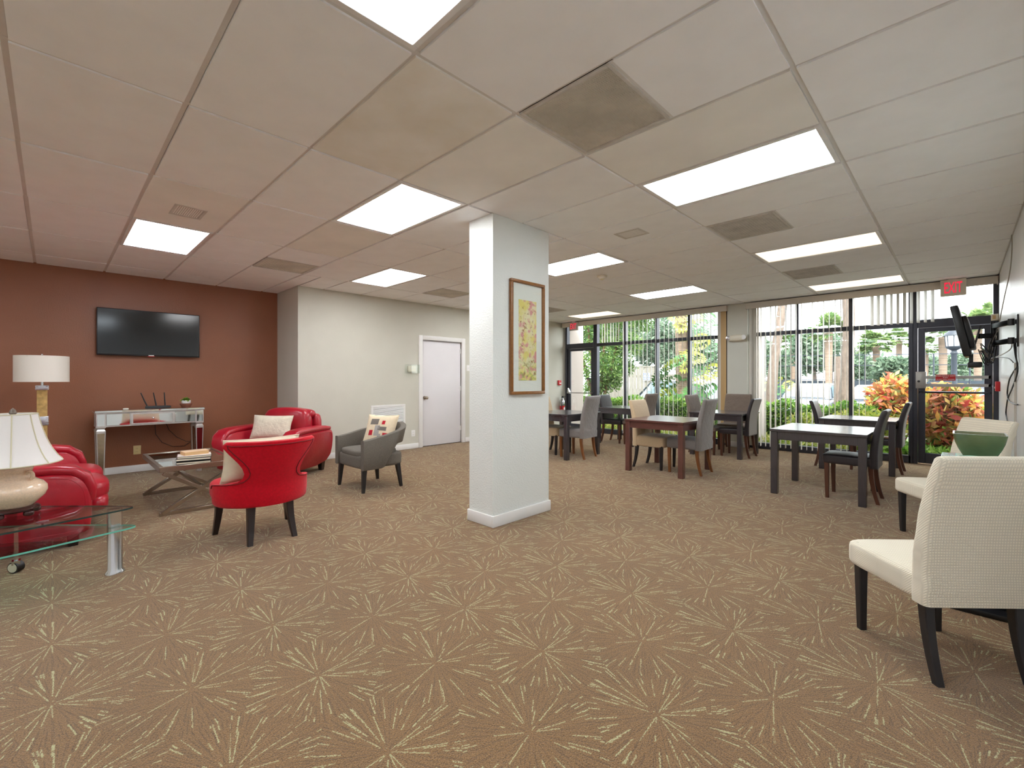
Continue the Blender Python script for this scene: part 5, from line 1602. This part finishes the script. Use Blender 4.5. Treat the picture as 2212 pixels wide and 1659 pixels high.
# leafy tree outside the far glass door
bx0, by0 = at_f(1292, 14.2)
t = thing('leafy_tree', 'leafy green tree outside the far glass door', 'tree', (bx0, by0, -.3))
cs = []
for px, py, r_ in ((1270, 650, .62), (1300, 690, .75), (1345, 680, .62), (1385, 690, .50), (1265, 730, .70), (1320, 740, .72), (1360, 745, .50), (1275, 790, .62), (1318, 790, .60), (1350, 790, .36), (1285, 835, .40), (1320, 820, .42), (1255, 690, .5), (1300, 620, .8), (1365, 630, .7)):
    p = at_f(px, 14.2 + (px % 7 - 3) * .12); cs.append(((p[0], p[1], z_at(py, 14.2)), (r_ * .95, r_ * .95, r_ * .8)))
quads('foliage', local(leaves(13500, clumps(cs), .16, .038, 51, .0, .25), (bx0, by0, -.3)), M['bamboo'], t)
mb = MB()
for i, px in enumerate((1262, 1278, 1290, 1302, 1322)):
    q = at_f(px, 14.2)
    mb.tube([(q[0] * .15 + bx0 * .85 - bx0, q[1] * .15 + by0 * .85 - by0, 0), ((q[0] - bx0) * .5, (q[1] - by0) * .5, 1.2), ((q[0] - bx0) * 1.3, (q[1] - by0) * 1.3, 2.6), ((q[0] - bx0) * 1.8, (q[1] - by0) * 1.8, 4.0)], [.07, .055, .04, .02], 7)
mb.build('trunk', M['twig'], t)

# trunk with climbing split-leaf plant
qx, qy = at_f(1474, 12.5)
t = thing('tall_palm', 'tall palm trunk behind the far window carrying a climbing plant', 'tree', (qx, qy, -.1))
MB().tube([(0, 0, 0), (.02, .0, 1.2), (-.03, .02, 2.6), (-.05, .04, 4.2), (-.05, .05, 6.0)], [.21, .18, .16, .16, .15], 12).build('trunk', M['palm_bark'], t)
def split_leaf(n_lobes=7):
    L = .5; pts = [(0, 0)]
    up = []
    for i in range(n_lobes):
        q = (i + .5) / n_lobes
        w_ = .26 * math.sin(math.pi * (q * .82 + .12)) ** .7
        y0, y1 = L * i / n_lobes, L * (i + 1) / n_lobes
        up += [(w_ * .45, y0 + .004), (w_, y0 + .45 * (y1 - y0) + .03), (w_ * .95, y1 + .02), (w_ * .42, y1 - .006)]
    right = up + [(0, L + .05)]
    poly = [(0, 0)] + right + [(-x, y_) for x, y_ in reversed(up)]
    vv = [(x, y_, -.55 * x * x - .45 * y_ * y_) for x, y_ in poly]
    n = len(vv); cvs = [(0, L * k / 6, -.45 * (L * k / 6) ** 2) for k in range(1, 6)]
    # fan from the midrib
    ff = []; allv = vv + cvs
    for i in range(1, n - 1):
        m_ = min(range(len(cvs)), key=lambda k: abs(cvs[k][1] - (vv[i][1] + vv[(i + 1)][1]) / 2))
        ff.append((i, i + 1, n + m_))
    ff.append((0, 1, n)); ff.append((0, n, n - 1))
    return MB().add(allv, ff)
lf0 = None
pt = thing('climbing_plant', 'climbing split-leaf plant with large yellow-green leaves on the palm trunk', 'plant', (qx, qy, -.1))
rp = random.Random(12)
MB().tube([(.05, -.19, 0), (.02, -.19, .8), (-.05, -.18, 1.6), (-.03, -.16, 2.8)], [.03, .03, .025, .02], 6).build('stem', M['twig'], pt)
spots = [(1440, 800), (1452, 790), (1466, 782), (1484, 770), (1500, 778), (1448, 818), (1470, 812), (1492, 800), (1512, 762), (1520, 792), (1530, 815), (1508, 830), (1488, 838), (1462, 842), (1448, 846), (1538, 760), (1548, 785), (1500, 690), (1488, 676), (1512, 674), (1526, 690), (1540, 676), (1552, 700), (1520, 720), (1535, 735), (1548, 832), (1520, 852), (1556, 742), (1478, 700), (1498, 742)]
for i, (px, py) in enumerate(spots):
    F_ = 12.35 + rp.uniform(-.45, .1)
    p = at_f(px, F_); z = z_at(py, F_)
    # face the leaf roughly toward the room and away from the trunk
    side = 1 if px > 1474 else -1
    rot = Euler((R(rp.uniform(-150, -110)), R(side * rp.uniform(5, 45)), R(-45 - 90 + side * rp.uniform(5, 70) + rp.uniform(-20, 20))))
    if lf0 is None:
        lf0 = split_leaf().build('leaf', M['philo_g'], pt, ang=0, recalc=False); o = lf0
        yl = split_leaf().build('leaf', M['philo_y'], pt, ang=0, recalc=False); y_used = False
    else:
        if rp.random() < .45:
            if not y_used: o = yl; y_used = True
            else: o = share(yl, 'leaf', parent=pt)
        else: o = share(lf0, 'leaf', parent=pt)
    o.location = (p[0] - qx, p[1] - qy, z + .1); o.rotation_euler = rot
    s_ = rp.uniform(.75, 1.15); o.scale = (s_, s_, s_)
# split-leaf plant by the pier, near window
pb = at_f(1652, 11.3)
pt = thing('split_leaf_plant', 'bright green split-leaf plant beside the leaning trunk', 'plant', (pb[0], pb[1], -.04))
MB().tube([(0, 0, 0), (.02, 0, .5), (0, .03, 1.0)], [.03, .025, .02], 6).build('stem', M['twig'], pt)
for i, (px, py) in enumerate(((1646, 815), (1655, 830), (1648, 845), (1662, 850), (1690, 820), (1700, 828), (1684, 838), (1650, 870))):
    p = at_f(px, 11.3); o = share(yl if i % 3 else lf0, 'leaf', (p[0] - pb[0], p[1] - pb[1], z_at(py, 11.3) + .1), pt, (R(rp.uniform(-140, -110)), R(rp.uniform(-40, 40)), R(-135 + rp.uniform(-60, 60))))
    o.scale = (.62, .62, .62)

# bare tall trunks outside the near window
def trunk(label, pts, r):
    b0 = Vector((pts[0][0], pts[0][1], -.1))
    t = thing('tall_tree', label, 'tree', b0)
    MB().tube([Vector(p) - b0 for p in pts], r, 14).build('trunk', M['bark'], t)
    return t
def tp(px, py, F_): p = at_f(px, F_); return (p[0], p[1], z_at(py, F_))
p0 = at_f(1662, 11.1)
trunk('leaning grey trunk outside the near window beside the pier', [(p0[0], p0[1], -.1), tp(1665, 860, 11.1), tp(1672, 780, 11.1), tp(1686, 690, 11.1), tp(1694, 640, 11.1), tp(1702, 560, 11.1)], [.15, .13, .105, .10, .10, .095])
p0 = at_f(1826, 10.9)
trunk('upright grey trunk outside the middle of the near window', [(p0[0], p0[1], -.1), tp(1828, 870, 10.9), tp(1831, 780, 10.9), tp(1834, 690, 10.9), tp(1832, 640, 10.9), tp(1836, 560, 10.9)], [.19, .165, .125, .12, .12, .115])
p0 = at_f(1812, 13.0)
trunk('brown trunk behind the upright grey trunk', [(p0[0], p0[1], -.1), tp(1812, 860, 13.0), tp(1812, 800, 13.0), tp(1812, 770, 13)], [.13, .12, .12, .11])

# cream board fence with a blue notice
fa, fb = at_f(1306, 17.6), at_f(1424, 16.6)
t = thing('board_fence', 'cream vertical board fence beyond the hedge', 'fence', (fa[0], fa[1], -.35), math.atan2(fb[1] - fa[1], fb[0] - fa[0]))
fl = math.hypot(fb[0] - fa[0], fb[1] - fa[1]); n = 15; b0 = None
for i in range(n):
    x = (i + .5) * fl / n
    if b0 is None: b0 = MB().box(-fl / n * .46, -.012, 0, fl / n * .46, .012, 2.09).build('board', M['cream_board'], t, ang=0); b0.location = (x, 0, 0)
    else: share(b0, 'board', (x, .012 if i % 2 else 0, 0), t)
MB().box(0, .03, .4, fl, .07, .5).box(0, .03, 1.7, fl, .07, 1.8).box(-.02, -.02, 2.09, fl, .05, 2.13).build('rail', M['cream_board'], t, ang=0)
fa2, fb2 = at_f(1426, 18.2), at_f(1500, 17.2)
t2 = thing('board_fence', 'lower beige board gate beside the cream fence', 'fence', (fa2[0], fa2[1], -.35), math.atan2(fb2[1] - fa2[1], fb2[0] - fa2[0]))
fl2 = math.hypot(fb2[0] - fa2[0], fb2[1] - fa2[1])
b1 = None
for i in range(8):
    x = (i + .5) * fl2 / 8
    if b1 is None: b1 = MB().box(-fl2 / 8 * .47, -.012, 0, fl2 / 8 * .47, .012, 1.82).build('board', M['cream_board'], t2, ang=0); b1.location = (x, 0, 0)
    else: share(b1, 'board', (x, 0, 0), t2)
MB().box(0, .02, .3, fl2, .06, .4).box(0, -.03, 1.75, fl2, .03, 1.84).build('rail', M['cream_board'], t2, ang=0)
# notice with illegible blue lettering rows
nf = (1396.5 - 1306) / (1424 - 1306); Fq = 17.6 + (16.6 - 17.6) * nf
npx = at_f(1396.5, Fq - .05)
sgn_ = thing('fence_notice', 'white notice with blue printed rows on the cream fence', 'sign', (npx[0], npx[1], z_at(822, Fq)), math.atan2(fb[1] - fa[1], fb[0] - fa[0]))
sw, sh_ = 16 * Fq / F_PX, 16 * Fq / F_PX
MB().box(-sw / 2, -.012, 0, sw / 2, 0, sh_).build('panel', M['text_white'], sgn_, ang=0)
rb = random.Random(2)
for r_ in range(4):
    x = -sw / 2 + .02
    while x < sw / 2 - .05:
        w_ = rb.uniform(.022, .05)
        MB().box(x, -.014, sh_ * (.07 + .24 * r_), x + w_, -.012, sh_ * (.07 + .24 * r_) + sh_ * .17).build('print_block', M['blue_sign'], sgn_, ang=0)
        x += w_ + .010

# cars ---------------------------------------------------------------
def car(label, loc, rz, paint, L=4.2, W=1.75, H=1.46, mini=False):
    t = thing('car', label, 'car', (loc[0], loc[1], -.35), rz)
    hw = W / 2
    st_ = [(-L / 2, .55, .80, .80), (-L / 2 + .12, .40, .92, .93), (-L / 2 + .5, .30, .98, 1.0), (-.6, .26, 1.0, 1.0), (.5, .26, .98, 1.0), (1.1, .28, .93, 1.0), (L / 2 - .35, .32, .80, .96), (L / 2 - .08, .38, .68, .88), (L / 2, .45, .60, .80)]
    secs = [[(a * hw * k, y_, (z0 + z1) / 2 + b_) for a, b_ in [(p[0], p[1]) for p in rrect(1.0, (z1 - z0) / 2, .14, 3)]] for y_, z0, z1, k in st_]
    MB().loft(secs).build('body', paint, t, ang=50)
    gh = [(-L / 2 + .25, .95, .98), (-L / 2 + .65, H - .12, .93), (-L / 2 + 1.2, H, .90), (.0, H, .90), (.35, H - .05, .88), (1.05, .95, .95)]
    bot = [(-L / 2 + .20, 1.0), (-L / 2 + .45, .96), (-L / 2 + 1.1, .96), (.1, .96), (.5, .96), (1.15, .97)]
    secs = []
    for (y_, z, k), (yb_, kb) in zip(gh, bot):
        secs.append([(-hw * kb, yb_, .93), (-hw * (k * .84), y_, z - .04), (-hw * k * .74, y_, z), (hw * k * .74, y_, z), (hw * (k * .84), y_, z - .04), (hw * kb, yb_, .93)])
    cab = MB().loft(secs).build('cabin', paint, t, ang=40)
    gl = MB()
    # side, front and rear glass as slightly proud panes
    for s_ in (-1, 1):
        gl.add([(s_ * hw * .955, -L / 2 + .75, .99), (s_ * hw * .955, .78, .99), (s_ * hw * .80, .28, H - .10), (s_ * hw * .80, -L / 2 + 1.05, H - .10)], [(0, 1, 2, 3)])
    gl.add([(-hw * .82, 1.06, .98), (hw * .82, 1.06, .98), (hw * .70, .42, H - .06), (-hw * .70, .42, H - .06)], [(0, 1, 2, 3)])
    gl.add([(-hw * .80, -L / 2 + .20, 1.0), (hw * .80, -L / 2 + .20, 1.0), (hw * .70, -L / 2 + .60, H - .15), (-hw * .70, -L / 2 + .60, H - .15)], [(0, 1, 2, 3)])
    gl.build('glass', M['car_glass'], cab, ang=0)
    for s_ in (-1, 1):
        for y_ in (-L / 2 + .78, L / 2 - .80):
            w_ = MB().tube([(s_ * (hw - .20), y_, .32), (s_ * (hw + .005), y_, .32)], .32, 20).build('wheel', M['tyre'], t)
            MB().tube([(s_ * (hw + .005), y_, .32), (s_ * (hw + .012), y_, .32)], .20, 16).build('hub_cap', M['steel'], w_)
        MB().soft((s_ * (hw - .16), -L / 2 + .06, .74), (.26, .16, .36), 3, 6).build('tail_lamp', M['tail'], t)
        MB().soft((s_ * (hw - .22), L / 2 - .10, .62), (.34, .18, .16), 3, 6).build('head_lamp', M['white_plastic'], t)
    MB().soft((0, L / 2 + .0, .62), (.20, .04, .10), 2.4, 6).build('front_badge', M['chrome'], t)
    return t
VA = math.atan2(st, ct) - math.pi / 2      # rotation that points a car straight away from the room's corner view
p = at_f(1752, 17.6); car('white car parked behind the hedge between the grey trunks', p, VA + R(135), M['car_white'], H=1.48)
p = at_f(1900, 15.6); car('dark grey car parked behind the croton bush', p, VA + R(135), M['car_dark'], H=1.44)
p = at_f(2150, 15.2); car('small blue-black car with red tail lamps seen past the exit door', p, VA + R(-18), M['car_black'], L=3.8, H=1.42)
p = at_f(1458, 14.4); car('white car parked by the cream fence', p, VA + R(28), M['car_white'], H=1.62)

# distant trees, palms, court fence, lamp post ------------------------------
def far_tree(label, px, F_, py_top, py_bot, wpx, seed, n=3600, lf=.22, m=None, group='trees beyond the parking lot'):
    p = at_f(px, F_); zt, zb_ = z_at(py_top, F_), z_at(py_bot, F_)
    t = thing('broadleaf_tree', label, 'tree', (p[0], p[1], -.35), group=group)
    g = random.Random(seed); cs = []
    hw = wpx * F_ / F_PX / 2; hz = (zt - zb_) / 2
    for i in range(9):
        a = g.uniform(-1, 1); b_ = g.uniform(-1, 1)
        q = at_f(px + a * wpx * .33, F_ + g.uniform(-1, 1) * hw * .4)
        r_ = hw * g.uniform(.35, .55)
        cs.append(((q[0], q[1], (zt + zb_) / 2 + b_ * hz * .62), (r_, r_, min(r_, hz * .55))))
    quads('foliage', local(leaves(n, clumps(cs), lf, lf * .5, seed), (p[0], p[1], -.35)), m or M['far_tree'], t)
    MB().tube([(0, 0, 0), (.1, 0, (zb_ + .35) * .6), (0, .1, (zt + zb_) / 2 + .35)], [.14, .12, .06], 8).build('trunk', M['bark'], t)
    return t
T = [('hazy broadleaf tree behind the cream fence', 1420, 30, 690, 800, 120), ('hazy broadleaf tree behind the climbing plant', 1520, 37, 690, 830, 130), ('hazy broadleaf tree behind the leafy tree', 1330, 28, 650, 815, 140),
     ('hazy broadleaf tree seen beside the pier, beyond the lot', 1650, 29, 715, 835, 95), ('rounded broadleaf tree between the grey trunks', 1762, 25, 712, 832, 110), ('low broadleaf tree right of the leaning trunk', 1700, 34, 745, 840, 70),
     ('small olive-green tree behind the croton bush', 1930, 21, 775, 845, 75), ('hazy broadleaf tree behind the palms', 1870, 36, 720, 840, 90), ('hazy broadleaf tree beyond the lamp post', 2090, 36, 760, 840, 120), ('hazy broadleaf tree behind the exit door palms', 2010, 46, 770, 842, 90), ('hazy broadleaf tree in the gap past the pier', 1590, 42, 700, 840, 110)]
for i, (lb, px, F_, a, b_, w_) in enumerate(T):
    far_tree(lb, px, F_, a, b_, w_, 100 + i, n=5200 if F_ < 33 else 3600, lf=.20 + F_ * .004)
def far_palm(label, px, F_, py_head, tw, seed, head=1.0):
    p = at_f(px, F_); zh = z_at(py_head, F_) + .35
    t = thing('palm_tree', label, 'palm', (p[0], p[1], -.35), group='palms beyond the parking lot')
    g = np.random.default_rng(seed)
    MB().tube([(0, 0, 0), (.02, 0, zh * .5), (0, 0, zh)], [tw * .8, tw, tw * 1.15], 10).build('trunk', M['palm_bark'], t)
    arr = []
    for i in range(34):
        a = g.uniform(0, 6.283); e = g.uniform(-.55, 1.35)
        d_ = np.array([math.cos(a) * math.cos(e), math.sin(a) * math.cos(e), math.sin(e)])
        s_ = np.cross(d_, [0, 0, 1.0]); s_ /= np.linalg.norm(s_) + 1e-6; u_ = np.cross(s_, d_)
        L = head * g.uniform(.45, .7); p0 = np.array([0, 0, zh]); c_ = p0 + d_ * L
        arr.append([p0, p0 + d_ * L * .5 + s_ * .015, c_, p0 + d_ * L * .5 - s_ * .015])
        for k in range(13):
            an = (k - 6) / 6 * 1.5
            bd = d_ * math.cos(an) + s_ * math.sin(an) + u_ * g.uniform(-.12, .12)
            l = head * .55 * g.uniform(.8, 1.1) * (1 - .25 * abs(an) / 1.5)
            sd_ = np.cross(bd, u_) * .065
            tip = c_ + bd * l + np.array([0, 0, -.22 * l * l / head * 1.6])
            arr.append([c_, c_ + bd * l * .5 + sd_, tip, c_ + bd * l * .5 - sd_])
    quads('fronds', arr, M['palm'], t)
    return t
for i, (lb, px, F_, py, tw) in enumerate([('fan palm behind the upright grey trunk', 1790, 22, 716, .15), ('fan palm between the near window mullions', 1893, 26, 742, .155), ('fan palm left of the exit door frame', 1942, 32, 736, .155), ('fan palm seen through the exit door, at its frame', 2000, 37, 752, .155), ('fan palm beside the lamp post', 2037, 23, 728, .155), ('fan palm behind the small television', 2112, 27, 700, .18), ('fan palm just past the leaning trunk', 1712, 30, 745, .14), ('fan palm behind the television arm', 2150, 24, 690, .155)]):
    far_palm(lb, px, F_, py, tw, 200 + i)
# court fence
ca, cb = at_f(1600, 24.5), at_f(2260, 21.0)
t = thing('court_fence', 'black court fence with dark wind screens beyond the parked cars', 'fence', (ca[0], ca[1], -.35), math.atan2(cb[1] - ca[1], cb[0] - ca[0]))
fl = math.hypot(cb[0] - ca[0], cb[1] - ca[1]); n = 9; p0_ = None
for i in range(n + 1):
    if p0_ is None: p0_ = MB().tube([(0, 0, 0), (0, 0, 2.9)], .035, 8).build('post', M['dark_metal'], t); p0_.location = (0, 0, 0)
    else: share(p0_, 'post', (i * fl / n, 0, 0), t)
for z in (2.88, 2.35, 1.62, .05): MB().box(0, -.018, z - .018, fl, .018, z + .018).build('rail', M['dark_metal'], t, ang=0)
s0 = None
for i in range(n):
    if s0 is None: s0 = MB().box(.04, -.008, .06, fl / n - .04, .0, 1.58).build('wind_screen', M['screen_cloth'], t, ang=0)
    else: share(s0, 'wind_screen', (i * fl / n, 0, 0), t)
# lamp post
p = at_f(2061, 13.0)
t = thing('street_lamp', 'black lantern lamp post seen through the exit door', 'street lamp', (p[0], p[1], -.35))
zt = z_at(757, 13.0) + .35
MB().lathe([(.12, 0), (.12, .25), (.075, .32), (.065, zt - .12), (.085, zt - .08), (.06, zt)], 14).build('post', M['dark_metal'], t)
MB().lathe([(.07, zt), (.16, zt + .06), (.19, zt + .10), (.19, zt + .12)], 12).build('lantern_base', M['dark_metal'], t)
MB().lathe([(.165, zt + .12), (.19, zt + .42)], 8).build('lantern_glass', mat('lantern_glass', (214, 218, 220), .2), t)
lc = MB()
for k in range(8):
    a = k * math.pi / 4
    lc.tube([(.172 * math.cos(a), .172 * math.sin(a), zt + .12), (.198 * math.cos(a), .198 * math.sin(a), zt + .42)], .010, 6)
lc.build('lantern_frame', M['dark_metal'], t)
MB().lathe([(.23, zt + .42), (.22, zt + .46), (.10, zt + .58), (.04, zt + .62), (.03, zt + .68), (0, zt + .72)], 12).build('lantern_roof', M['dark_metal'], t)
